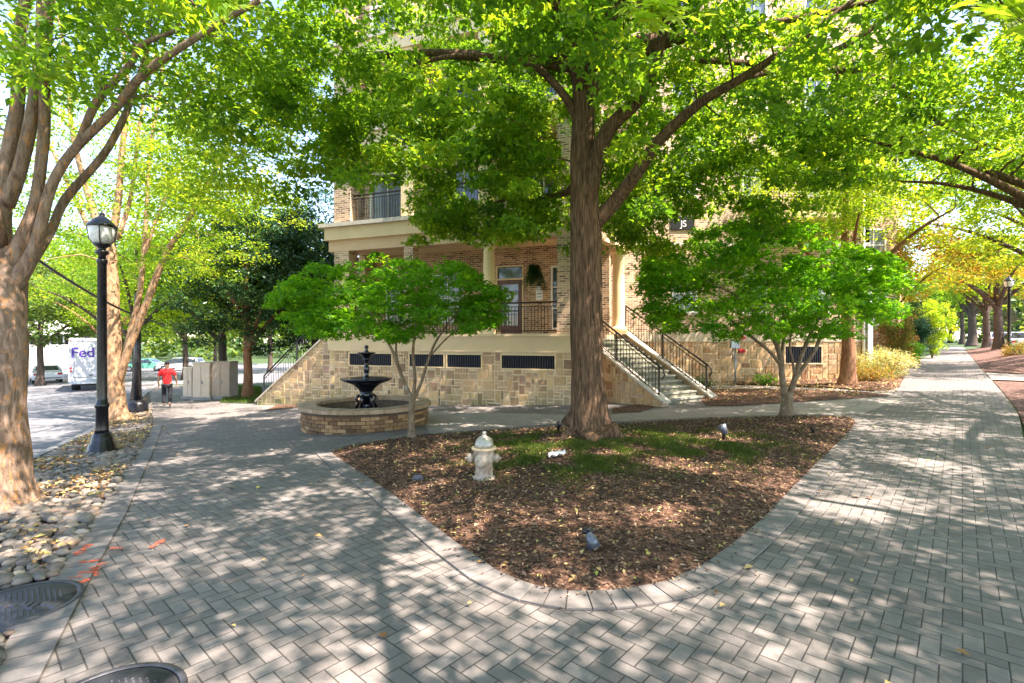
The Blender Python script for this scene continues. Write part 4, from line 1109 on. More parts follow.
# ================================================================ THINGS ON THE GROUND
# fountain
def fountain():
    cx, cy = P(366.5, 400, 13.0)[:2]; R = 1.58; gz = g(cx, cy)
    r = thing('fountain_basin', 'round low brick basin with stone rim in front of the porch', 'fountain basin', (cx, cy, gz))
    H = .60
    m = MB(); m.lathe([(R-.03, -.3), (R-.03, H-.09), (R-.34, H-.09), (R-.34, -.1)], (cx, cy, gz), 64, closed=True); core = m.build('basin_wall', M['basin_in'], r, uv=False)
    m = MB(); nb = 46; rows = 6; hh = (H+.25)/8
    for j in range(-3, 6):
        z0 = gz+H-.10-(j+1)*.082 if False else gz-.26+ (j+3)*.088
        if z0+.08 > gz+H-.08: break
        for i in range(nb):
            a0 = 2*PI*(i+(j % 2)*.5)/nb; a1 = a0+2*PI/nb-.008; ro = R+random.uniform(-.006, .008)
            k = [(math.cos(a0), math.sin(a0)), (math.cos((a0+a1)/2), math.sin((a0+a1)/2)), (math.cos(a1), math.sin(a1))]
            lo = [(cx+q[0]*rr, cy+q[1]*rr, z0) for rr in (R-.06, ro) for q in k]; hi = [(x, y, z0+.078) for x, y, z in lo]
            m.faces(lo+hi, [(3, 4, 10, 9), (4, 5, 11, 10), (9, 10, 7, 6), (10, 11, 8, 7), (3, 9, 6, 0), (5, 2, 8, 11), (0, 1, 4, 3), (1, 2, 5, 4)])
    m.build('bricks', M['basin'], core, uv=False)
    m = MB(); ns = 30
    for i in range(ns):
        a0, a1 = 2*PI*i/ns+.003, 2*PI*(i+1)/ns-.003; jr = random.uniform(-.01, .01); L = 4
        P_ = []
        for zz in (H-.088, H+random.uniform(-.004, .004)):
            for rr in (R-.36, R+.07+jr):
                for q in range(L): a = a0+(a1-a0)*q/(L-1); P_.append((cx+rr*math.cos(a), cy+rr*math.sin(a), gz+zz))
        fs = []
        for q in range(L-1):
            fs += [(2*L+q, 3*L+q, 3*L+q+1, 2*L+q+1), (L+q, L+q+1, 3*L+q+1, 3*L+q), (q+1, q, 2*L+q, 2*L+q+1), (q, q+1, L+q+1, L+q)]
        fs += [(0, L, 3*L, 2*L), (L-1, 3*L-1, 4*L-1, 2*L-1)]
        m.faces(P_, fs)
    m.build('rim', M['basin_cap'], r, uv=False)
    m = MB(); m.lathe([(0, .28), (R-.345, .28)], (cx, cy, gz), 48, closed=True); m.build('water', M['water'], r, uv=False)
    # iron fountain standing in it
    t = thing('tiered_fountain', 'black two tier metal fountain standing in the brick basin', 'fountain', (cx, cy, gz+.3))
    zb = gz+.28; s = cy/F
    ztop = EYE-(345-HY)*s; zbowl = EYE-(379-HY)*s; zup = EYE-(353.5-HY)*s; zped = zb
    m = MB(); m.lathe([(.26, 0), (.27, .05), (.20, .09), (.13, .16), (.11, .30), (.14, .42), (.20, .5), (.16, .56), (.15, zbowl-zb-.14)], (cx, cy, zb), 20)
    for k in range(6):
        a = k*PI/3+.3; c, s_ = math.cos(a), math.sin(a)
        pts = [(cx+c*.16, cy+s_*.16, zb+.05), (cx+c*.25, cy+s_*.25, zb+.16), (cx+c*.2, cy+s_*.2, zb+.30), (cx+c*.26, cy+s_*.26, zb+.42), (cx+c*.18, cy+s_*.18, zb+.52)]
        m.tube(pts, [.035, .06, .035, .05, .03], 8)
    m.build('pedestal', M['fountain'], t, uv=False)
    h = zbowl-zb
    fl_ = lambda a, z: 1+(.035*abs(math.sin(a*8)) if z > h-.12 else .06*math.sin(a*16)*.4)
    m = MB(); m.lathe([(.12, h-.36), (.16, h-.32), (.21, h-.24), (.34, h-.13), (.50, h-.075), (.60, h-.03), (.635, h+.0), (.62, h+.03), (.56, h+.02), (.35, h-.03), (.06, h-.05)], (cx, cy, zb), 64, fl_); m.build('lower_bowl', M['fountain'], t, uv=False)
    h2 = zup-zb
    m = MB(); m.lathe([(.10, h-.06), (.09, h+.04), (.05, h+.10), (.07, h+.2), (.085, h+.28), (.05, h+.36), (.04, h2-.22), (.09, h2-.17), (.10, h2-.12), (.05, h2-.1)], (cx, cy, zb), 16); m.build('stem', M['fountain'], t, uv=False)
    fl2 = lambda a, z: 1+(.04*abs(math.sin(a*6)) if z > h2-.05 else 0)
    m = MB(); m.lathe([(.05, h2-.12), (.10, h2-.09), (.15, h2-.035), (.215, h2), (.23, h2+.015), (.21, h2+.03), (.1, h2-.01), (.03, h2-.02)], (cx, cy, zb), 48, fl2); m.build('upper_bowl', M['fountain'], t, uv=False)
    h3 = ztop-zb
    m = MB(); m.lathe([(.05, h2-.02), (.06, h2+.05), (.03, h2+.09), (.055, h2+.15), (.045, h2+.21), (.02, h3-.03), (.0, h3+.02)], (cx, cy, zb), 14); m.build('finial', M['fountain'], t, uv=False)
    m = MB(); m.lathe([(0, h+.015), (.54, h+.015)], (cx, cy, zb), 32, closed=True); m.build('water', M['water'], t, uv=False)
fountain()

# hydrant
def hydrant():
    x, y = W(484, 485); gz = gi(x, y); s = y/F; Ht = 44*s/.60
    r = thing('fire_hydrant', 'short worn white fire hydrant with silver bonnet in the island mulch', 'hydrant', (x, y, gz)); k = Ht
    m = MB(); m.lathe([(.155, -.05), (.155, .02), (.13, .035), (.118, .05), (.113, .20), (.125, .21), (.14, .25), (.145, .30), (.14, .34), (.12, .37), (.118, .40)], (x, y, gz), 24)
    m.build('barrel', M['hyd_white'], r, uv=False)
    m = MB(); m.lathe([(.12, .385), (.165, .39), (.165, .415), (.12, .42)], (x, y, gz), 24)
    for q in range(8): a = q*PI/4; m.box(x+.147*math.cos(a), y+.147*math.sin(a), gz+.416, .022, .022, .012)
    m.build('flange', M['stucco'], r, uv=False)
    m = MB(); m.lathe([(.125, .42), (.122, .46), (.10, .52), (.065, .555), (.035, .565), (.035, .58), (.028, .582)], (x, y, gz), 24, lambda a, z: 1+.03*math.sin(a*8)); m.lathe([(.03, .58), (.028, .62), (.02, .625)], (x, y, gz), 5)
    m.build('bonnet', M['hyd_metal'], r, uv=False)
    def cap(ang, rr, off, name, zc):
        m = MB(); d = (math.cos(ang), math.sin(ang)); 
        def q(t): return (x+d[0]*t, y+d[1]*t, gz+zc)
        m.tube([q(.08), q(off-.05), q(off-.05), q(off-.03)], [rr*.8, rr*.8, rr*.95, rr*.95], 18); 
        o = m.build('nozzle', M['hyd_white'], r, uv=False)
        m = MB(); m.tube([q(off-.03), q(off), q(off+.02), q(off+.022)], [rr*1.1, rr*1.12, rr*.85, rr*.3], 18); m.tube([q(off+.02), q(off+.055)], .018, 5); m.build('cap', M['hyd_white'], o, uv=False)
    cap(-PI/2-.15, .078, .19, 'n', .27); cap(-PI-.0+.25, .06, .20, 'n', .28); cap(.0-.2, .055, .18, 'n', .28)
    m = MB(); 
    for i in range(14):
        t = i/13; m_ = (x+.04-.19*math.cos(0)*0+.04*math.sin(t*9)-.12*t+.03, y-.19-.01*math.sin(t*3), gz+.20-.14*math.sin(t*PI)-.02*t)
        m.tube([m_, (m_[0]-.012, m_[1], m_[2]-.006)], .006, 4)
    m.build('chain', M['steel'], r, uv=False)
hydrant()

# landscape spotlights
def spotlight(px_, py_, hpx, lab, mat, ang, big=1, tilt=.5):
    x, y = W(px_, py_); gz = gi(x, y); H = hpx*y/F
    r = thing('ground_spotlight', lab, 'spotlight', (x, y, gz), None)
    m = MB(); m.lathe([(.022, -.05), (.02, H*.45), (.03, H*.46), (.03, H*.52)], (x, y, gz), 10); m.build('stake', M['iron'], r, uv=False)
    d = Vector((math.cos(ang)*math.cos(tilt), math.sin(ang)*math.cos(tilt), math.sin(tilt))); c = Vector((x, y, gz+H*(.55 if tilt > 0 else .42)))
    m = MB(); R_ = H*.27
    m.tube([c-d*H*.28, c-d*H*.22, c+d*H*.05, c+d*H*.32, c+d*H*.34, c+d*H*.30], [R_*.35, R_*.6, R_*.8, R_, R_*1.02, R_*.85], 16, False); m.tube([c-d*H*.28, c-d*H*.27], R_*.35, 10)
    sh = m.build('lamp_housing', M[mat], r, uv=False)
    if tilt < 0:
        m = MB(); q = c-d*H*.30; m.tube([q-Vector((R_*.9, 0, 0)), q+Vector((R_*.7, 0, 0))], R_*.42, 10); m.tube([q, q-d*H*.14], R_*.5, 10); m.build('knuckle', M['iron'], r, uv=False)
    m = MB(); m.tube([c+d*H*.29, c+d*H*.3], R_*.85, 14); m.build('lens', M['glass'], sh, uv=False)
    return r
spotlight(591, 560, 25, 'silver cone spotlight stuck in the mulch near the front tip of the island', 'spot', -.6, 1, -1.15)
spotlight(723.5, 445, 17, 'thin grey spotlight standing in the grass right of the big tree', 'spot', 2.6, 1, 1.2)
spotlight(558.5, 441, 11, 'dark stubby spotlight at the left foot of the big tree', 'iron', 1.0, 1, .6)
spotlight(813, 437, 6, 'tiny dark spotlight low in the mulch near the right corner of the island', 'iron', 2.0, 1, .3)
x, y = W(418, 487); m = MB(); m.ob((x-.08, y, gi(x, y)-.02), (.16, .02, 0), (-.02, .12, .0), (0, -.01, .08), None, .03); o = m.build('stone_block', M['cast'], uv=False); tag(o, 'small grey block half sunk in the mulch left of the hydrant', 'stone block')
x, y = W(557, 466); m = MB()
gs = 8; vs = []
for j in range(gs):
    for i in range(gs): vs.append((x+(i/7-.5)*.26+.01*math.sin(j*3), y+(j/7-.5)*.2, gi(x, y)+.03+.05*abs(math.sin(i*1.1+j*.9))+.04*i/7))
m.faces(vs, [(j*gs+i, j*gs+i+1, (j+1)*gs+i+1, (j+1)*gs+i) for j in range(gs-1) for i in range(gs-1)]); o = m.build('crumpled_paper', M['white'], uv=False); tag(o, 'crumpled white paper lying at the foot of the big tree', 'paper')

# street lamps
def lamp(px_, py_, toppx, lab, mat='lampblack', group='black lamp posts beside the walkways', Y=None):
    if Y is None: x, y = W(px_, py_)
    else: x, y = P(px_, py_, Y)[:2]
    gz = g(x, y); H = (EYE-(toppx-HY)*y/F)-gz
    r = thing('street_lamp', lab, 'street lamp', (x, y, gz), group); s = H/4.3
    f = lambda pr: [(a*s, b*s) for a, b in pr]
    m = MB(); m.lathe(f([(.235, -.03), (.235, .05), (.21, .08), (.20, .16), (.17, .20), (.165, .26), (.13, .34), (.12, .36)]), (x, y, gz), 16, lambda a, z: 1+.02*math.cos(a*8)); m.build('base', M[mat], r, uv=False)
    m = MB(); m.lathe(f([(.115, .35), (.10, .42), (.095, .80), (.11, .82), (.115, .86), (.09, .90), (.078, 1.0), (.07, 3.38), (.085, 3.40), (.085, 3.44), (.06, 3.46)]), (x, y, gz), 16, lambda a, z: 1+.03*math.cos(a*12)); m.build('pole', M[mat], r, uv=False)
    m = MB(); m.lathe(f([(.06, 3.45), (.055, 3.52), (.10, 3.56), (.10, 3.60), (.055, 3.62), (.06, 3.66), (.13, 3.70), (.14, 3.73)]), (x, y, gz), 16); m.build('collar', M[mat], r, uv=False)
    m = MB(); m.lathe(f([(.12, 3.73), (.175, 3.80), (.205, 4.02), (.20, 4.03)]), (x, y, gz), 16); gl = m.build('lamp_shade', M['lampglass'], r, uv=False)
    m = MB()
    for k in range(4):
        a = k*PI/2+.5; m.tube([(x+q*s*math.cos(a), y+q*s*math.sin(a), gz+z*s) for q, z in ((.125, 3.73), (.18, 3.80), (.212, 4.03))], .010*s, 5)
    m.build('cage', M[mat], gl, uv=False)
    m = MB(); m.lathe(f([(.22, 4.02), (.225, 4.05), (.19, 4.09), (.12, 4.17), (.05, 4.22), (.035, 4.24), (.045, 4.26), (.02, 4.285), (.008, 4.30), (0, 4.34)]), (x, y, gz), 16); m.build('hood', M[mat], r, uv=False)
    return r
lamp(102, 453, 212, 'black street lamp with frosted lantern in the rock strip, nearest on the left')
lamp(1009, 359.5, 276, 'dark street lamp post at the far right beside the red mulch bed')
# second pole with the bagged foot
def bag_pole():
    x, y = W(137.5, 413); gz = g(x, y); 
    r = thing('utility_pole', 'plain black pole with a dark wrapped base beyond the second street tree', 'pole', (x, y, gz))
    m = MB(); m.lathe([(.12, 0), (.115, 2), (.10, 4.4), (.0, 4.45)], (x, y, gz), 14); m.build('pole', M['lampblack'], r, uv=False)
    m = MB(); m.lathe([(.34, -.02), (.36, .1), (.33, .36), (.20, .46), (.125, .49)], (x, y, gz), 9, lambda a, z: 1+.05*math.sin(a*5+z*6)); m.build('wrapped_base', M['iron'], r, uv=False)
bag_pole()

# manholes
def manhole(px_, py_, R_, lab, worn):
    x, y = W(px_, py_); gz = g(x, y)+.016
    r = thing('manhole_cover', lab, 'manhole cover', (x, y, gz))
    m = MB(); m.lathe([(R_, -.05), (R_, .006), (R_-.03, .008), (R_-.035, .003)], (x, y, gz), 48, closed=True); m.build('frame', M['cast'], r, uv=False)
    m = MB(); m.lathe([(0, .004), (R_-.045, .004), (R_-.045, -.03)], (x, y, gz), 48, closed=True)
    n = 13
    for i in range(-n, n+1):
        for j in range(-n, n+1):
            q = (R_-.1)/n; a, b = i*q, j*q
            if math.hypot(a, b) < R_-.12 and (i+j) % 2 == 0 and not (worn and abs(b) < .06): m.box(x+a, y+b, gz+.004, q*.7, q*.7, .005, .4, None, .004)
    m.build('cover', M['cast'], r, uv=False)
    if worn:
        m = MB(); 
        for i in range(13): m.box(x-.30+i*.05, y+.02*math.sin(i*2)-.01, gz+.005, .045, .06+.03*math.sin(i*5), .014, .3*math.sin(i), None, .01)
        m.build('raised_bar', M['cast'], r, uv=False)
manhole(16, 609, .37, 'dark round iron cover at the left edge beside the river rocks', True)
manhole(104, 718, .36, 'patterned round iron cover cut by the bottom edge of the picture', False)

# orange paint strokes
def paint():
    R_ = thing('paint_mark', 'broken orange spray paint lines on the paving at the left', 'paint mark', (*W(90, 565), g(*W(90, 565))))
    def stroke(a, b, wpx):
        A, Bq = W(*a), W(*b); n = max(2, int(math.dist(A, Bq)/.03)); d = unit((Bq[0]-A[0]+1e-6, Bq[1]-A[1])); nn = (-d[1], d[0])
        L = []
        for i in range(n+1):
            t = i/n; x, y = A[0]+(Bq[0]-A[0])*t, A[1]+(Bq[1]-A[1])*t; w_ = wpx*(.6+.5*mnoise.noise(Vector((x*14, y*14, 0)))); L.append((x, y, w_))
        m = MB()
        for p, q in zip(L[:-1], L[1:]):
            pts = [(p[0]+nn[0]*p[2], p[1]+nn[1]*p[2]), (p[0]-nn[0]*p[2], p[1]-nn[1]*p[2]), (q[0]-nn[0]*q[2], q[1]-nn[1]*q[2]), (q[0]+nn[0]*q[2], q[1]+nn[1]*q[2])]
            m.poly([(u, v, g(u, v)+.0225) for u, v in pts][::-1])
        m.build('stroke', M['orange'], R_, uv=False)
    stroke((76, 558), (90, 548), .055); stroke((110, 552), (124, 552), .04); stroke((150, 551), (164, 542), .05)
    stroke((78, 566), (103, 563), .035); stroke((90, 577), (104, 565), .05); stroke((78, 578), (96, 575), .03)
    stroke((76, 588), (88, 584), .06); stroke((66, 582), (84, 581), .02); stroke((92, 570), (98, 580), .03)
paint()

# utility cabinets
def cabinet(x0, x1, ytop, ybot, Y, depth, mat, lab, rz=0):
    a, b = P(x0, ybot, Y), P(x1, ybot, Y+.0); gz = min(g(a[0], a[1]), g(b[0], b[1])); zt = EYE-(ytop-HY)*Y/F
    cx_ = (a[0]+b[0])/2; r = thing('utility_cabinet', lab, 'cabinet', (cx_, Y+depth/2, gz), 'utility cabinets beside the left walkway')
    w_ = b[0]-a[0]
    m = MB(); m.box(cx_, Y+depth/2, gz-.1, w_+.16, depth+.1, .24); m.build('plinth', M['kerb'], r)
    m = MB(); m.box(cx_, Y+depth/2, gz+.14, w_, depth, zt-gz-.14-.05, 0, None, .01); m.box(cx_, Y+depth/2, zt-.05, w_+.06, depth+.06, .05, 0, None, .02); m.build('housing', M[mat], r)
    m = MB()
    for q in (-1, 1): m.box(cx_+q*w_*.245, Y-.012, gz+.22, w_*.46, .02, zt-gz-.36, 0, None, .008)
    d = m.build('door', M[mat], r); m = MB(); m.box(cx_+.05, Y-.04, gz+.75, .03, .03, .14); m.build('handle', M['steel'], d)
cabinet(183, 192, 367, 390, 23.9, .6, 'greybox', 'narrow beige cabinet, leftmost of three beside the left walkway')
cabinet(192.5, 210, 362.5, 391.5, 23.2, .7, 'greybox', 'pale beige utility cabinet with double doors, middle of three')
cabinet(211, 230, 361.5, 391, 23.3, .7, 'greybox_shaded', 'beige utility cabinet with leaf shade painted into its darker colour, rightmost of three')

# cable overhead
m = MB(); a = P(-40, 205, 9); b = P(165, 325, 21); pts = [tuple(a[i]+(b[i]-a[i])*t/20-(.35*math.sin(PI*t/20) if i == 2 else 0) for i in range(3)) for t in range(21)]
m.tube(pts, .035, 6); tag(m.build('overhead_cable', M['iron'], uv=False), 'thick black cable running down behind the left street lamp', 'cable')

# vehicles
def wheel(m_t, m_r, c, R_, wd, ax):
    ax = Vector(ax); c = Vector(c)
    m_t.tube([c-ax*wd/2, c-ax*wd*.42, c+ax*wd*.42, c+ax*wd/2], [R_*.9, R_, R_, R_*.9], 20); m_r.tube([c-ax*(wd/2+.01), c+ax*(wd/2+.01)], R_*.55, 14)
def place(r, x, y, z, rz): r.location = (x, y, z); r.rotation_euler = (0, 0, rz)
def truck():
    x, y = W(91, 390.5); y0 = y
    r = thing('delivery_truck', 'white step van with purple and orange letters on its rear door, on the left street', 'truck', (0, 0, 0), world=False)
    Wt, Ht, Lt, z0 = 2.2, 2.70, 6.2, .62
    m = MB(); m.box(0, Lt/2, z0, Wt, Lt, Ht, 0, None, .03); m.box(0, Lt/2, z0+Ht, Wt-.08, Lt-.1, .05, 0, None, .05)
    m.build('body', M['vanpaint'], r)
    m = MB(); m.box(0, Lt+.5, z0, Wt-.1, 1.0, 1.2, 0, None, .15); m.build('bonnet', M['carpaint'], r)
    m = MB(); m.box(0, -.012, z0+.30, 1.6, .02, Ht-.48, 0)
    dr = m.build('roll_door', M['vanpaint'], r)
    m = MB()
    for a, b, c, e in ((-.83, -.80, .28, Ht-.15), (.80, .83, .28, Ht-.15), (-.80, .80, Ht-.18, Ht-.15), (-.80, .80, .28, .30)): m.box((a+b)/2, -.02, z0+c, b-a, .035, e-c)
    m.build('door_frame', M['steel'], dr)
    m = MB(); m.box(0, -.035, z0+.36, .2, .03, .06); m.build('handle', M['iron'], dr)
    m = MB(); m.box(0, -.16, z0-.14, Wt-.1, .28, .14, 0, None, .02); m.build('bumper', M['steel'], r)
    for s_ in (-1, 1):
        m = MB(); m.box(s_*(Wt/2-.13), -.015, z0+.62, .10, .03, .10); m.box(s_*(Wt/2-.13), -.015, z0+.80, .10, .03, .10); m.box(s_*(Wt/2-.13), -.015, z0+Ht-.1, .10, .03, .05); m.build('tail_light', M['lampred'], r)
        m = MB(); m.box(s_*(Wt/2+.14), Lt-.3, z0+1.35, .16, .08, .38); m.build('mirror', M['iron'], r)
    for (wx, wy) in ((-.78, 1.2), (.78, 1.2), (-.86, Lt-.5), (.86, Lt-.5)):
        a, b = MB(), MB(); wheel(a, b, (wx, wy, .39), .39, .44 if wy < 2 else .26, (1, 0, 0)); q = a.build('wheel', M['tyre'], r, uv=False); b.build('rim', M['rim'], q, uv=False)
    m = MB(); m.box(0, Lt/2+.2, .3, 1.3, Lt-1, .34); m.build('chassis', M['iron'], r)
    m = MB(); m.box(.55, -.016, z0+.30+1.0, .004, .012, Ht-.6-.9) if False else m.box(0, -.026, z0+1.18, 1.58, .006, .012); m.box(0, -.026, z0+.74, 1.58, .006, .012); m.build('door_seam', M['steel'], r)
    R90 = Euler((PI/2, 0, 0))
    letters('Fed', .84, (-.98, -.035, z0+1.55), R90, M['purple'], r, 'lettering', .012)
    letters('Ex', .84, (.30, -.035, z0+1.55), R90, M['orangered'], r, 'lettering', .012)
    m = MB(); m.box(.25, -.03, z0+.12, .34, .02, .12); m.build('number_plate', M['white'], r)
    place(r, x, y, g(x, y)-.02, math.atan2(DL[1], DL[0])-PI/2+.10)
truck()
def car(name, lab, cat, px_, py_, rz, mat, L=4.6, H=1.45, Wd_=1.8, kind='sedan', Y=None):
    if Y is None: x, y = W(px_, py_)
    else: x, y = P(px_, py_, Y)[:2]
    r = thing(name, lab, cat, (0, 0, 0), 'cars in the background', world=False)
    if kind == 'sedan': prof = [(-L/2, .35), (-L/2+.02, .75), (-L/2+.12, .92), (-L*.30, .98), (-L*.19, H-.04), (-.1, H), (L*.12, H-.04), (L*.27, .98), (L*.46, .82), (L/2, .62), (L/2, .35)]
    else: prof = [(-L/2, .35), (-L/2, .9), (-L/2+.08, 1.0), (-L/2+.22, H-.06), (-L*.3, H), (L*.10, H), (L*.26, 1.05), (L*.46, .95), (L/2, .7), (L/2, .35)]
    m = MB(); n = len(prof)
    def sec(yf, sc): return [(a*sc if False else a, yf*(1 if b < 1.0 else .84), b) for a, b in prof]
    rings = [[(a, s_*Wd_/2*(1 if b < 1.02 else .80)*k, b if k == 1 else b+.0) for a, b in prof] for s_, k in ((-1, .90), (-1, 1), (1, 1), (1, .90))]
    # close sides
    V = rings[1]+rings[2]; m.faces(V, [(i, i+1, n+i+1, n+i) for i in range(n-1)], None, False)
    m.poly(rings[1][::-1]); m.poly(rings[2]); m.faces([rings[1][0], rings[1][-1], rings[2][-1], rings[2][0]], [(0, 1, 2, 3)])
    m.build('body', M[mat], r)
    m = MB()
    top = [p for p in prof if p[1] > 1.1]; lo = [p for p in prof if .9 < p[1] <= 1.08]
    for s_ in (-1, 1):
        pts = [lo[0]]+top+[lo[-1]]; cx_ = sum(p[0] for p in pts)/len(pts)
        q = [(cx_+(p[0]-cx_)*.88, s_*(Wd_/2*(.80+.2*(H-p[1])/(H-1.0))*1.0+.006), 1.04+(p[1]-1.0)*.82) for p in pts]; m.poly(q if s_ > 0 else q[::-1])
    def glass_end(p, q, e):
        v = []; 
        for t, (a, b) in ((.12, p), (.12, p), (.88, p), (.88, p)): pass
        A_ = (p[0]+(q[0]-p[0])*.12, p[1]+(q[1]-p[1])*.12); B2 = (p[0]+(q[0]-p[0])*.9, p[1]+(q[1]-p[1])*.9)
        m.poly([(A_[0]+e, -Wd_*.40, A_[1]+.01), (A_[0]+e, Wd_*.40, A_[1]+.01), (B2[0]+e, Wd_*.34, B2[1]+.01), (B2[0]+e, -Wd_*.34, B2[1]+.01)])
    i = [k for k in range(n) if prof[k][1] > 1.1]
    glass_end(prof[i[0]-1], prof[i[0]], -.012); glass_end(prof[i[-1]+1], prof[i[-1]], .012)
    m.build('windows', M['glass'], r)
    for sx in (-1, 1):
        for sy in (-1, 1):
            a, b = MB(), MB(); wheel(a, b, (sx*L*.31, sy*(Wd_/2-.10), .33), .33, .22, (0, 1, 0)); q = a.build('wheel', M['tyre'], r, uv=False); b.build('rim', M['rim'], q, uv=False)
    for sy in (-1, 1):
        m = MB(); m.box(-L/2-.005, sy*Wd_*.38, .72, .04, .28, .14); m.build('tail_light', M['lampred'], r)
        m = MB(); m.box(L/2-.03, sy*Wd_*.36, .6, .1, .3, .12); m.build('headlight', M['lampglass'], r)
    m = MB(); m.box(-L/2-.02, 0, .42, .06, Wd_*.9, .12); m.build('bumper', M['steel'], r)
    place(r, x, y, g(x, y)-.02, rz)
ad = math.atan2(DL[1], DL[0])
car('parked_car', 'white car seen from behind left of the truck on the left street', 'car', 46, 382, ad+.25, 'carpaint', 4.5, 1.45, 1.8, 'sedan')
car('parked_van', 'white van beyond the white car on the far left', 'van', 58, 366, .3, 'carpaint', 5.2, 2.1, 1.95, 'van')
car('parked_car', 'green car across the car park left of the walking person', 'car', 147, 371, .2, 'carpaint_g', 4.4, 1.45, 1.8, 'sedan')
car('parked_car', 'silver car across the car park right of the walking person', 'car', 181, 370.5, 3.3, 'carpaint_s', 4.4, 1.5, 1.8, 'van')
car('parked_car', 'white car behind the street lamp at the far right', 'car', 1022, 350, .9, 'carpaint', 4.5, 1.5, 1.8, 'sedan', 36)
car('parked_car', 'silver car further up the street at the far right', 'car', 1000, 346, .9, 'carpaint_s', 4.5, 1.5, 1.8, 'sedan', 48)

# red-white blind: low building with dark openings at the far left
def low_building():
    fr = Frame(P(-120, 350, 50)[:2], P(78, 350, 56)[:2]); gz = g(*fr.p(fr.L/2, 0)[:2])
    r = thing('parking_building', 'long white low building with dark slatted openings beyond the left street', 'building', (*fr.p(fr.L/2, 0)[:2], gz))
    z = lambda py_: EYE-(py_-HY)*54/F
    m = MB(); fr.box(m, 0, fr.L, gz-1, z(345), -8, 0); fr.box(m, 0, fr.L, z(335), z(320), -8, 0); m.build('wall', M['white'], r)
    m = MB(); fr.box(m, 0, fr.L, z(345), z(335), -7, -.6); m.build('openings', M['dark'], r)
    m = MB(); n = int(fr.L/.6)
    for i in range(n): fr.box(m, i*.6, i*.6+.12, z(345), z(335), -.3, -.1)
    m.build('slats', M['steel'], r)
low_building()
def far_house(px0, px1, Y0, Y1, ztop, mat, lab, st=3):
    fr = Frame(P(px0, 350, Y0)[:2], P(px1, 350, Y1)[:2]); gz = g(*fr.p(fr.L/2, 0)[:2]); r = thing('distant_building', lab, 'building', (*fr.p(fr.L/2, 0)[:2], gz))
    m = MB(); hs = []; n = max(2, int(fr.L/3.2))
    for j in range(st):
        for i in range(n): u = (i+.5)*fr.L/n; hs.append((u-.7, u+.7, gz+1.2+j*3.2, gz+2.9+j*3.2))
    wall_holes(fr, m, 0, fr.L, gz-1, ztop, hs, -.4, 0); fr.box(m, 0, fr.L, gz-1, ztop, -9, -.45); m.build('wall', M[mat], r)
    for h in hs: window(fr, *h, r, 0, 2, 1, 'glass_pale', False)
    m = MB(); fr.box(m, -.3, fr.L+.3, ztop, ztop+.4, -9.3, .3); m.build('roof', M['stucco_grey'], r)
far_house(-260, -40, 48, 58, 9, 'brick_pale', 'pale brick building behind the tree at the far left', 3)
far_house(985, 1160, 88, 66, 9, 'brick_pale', 'pale building behind the row of trees at the far right', 3)

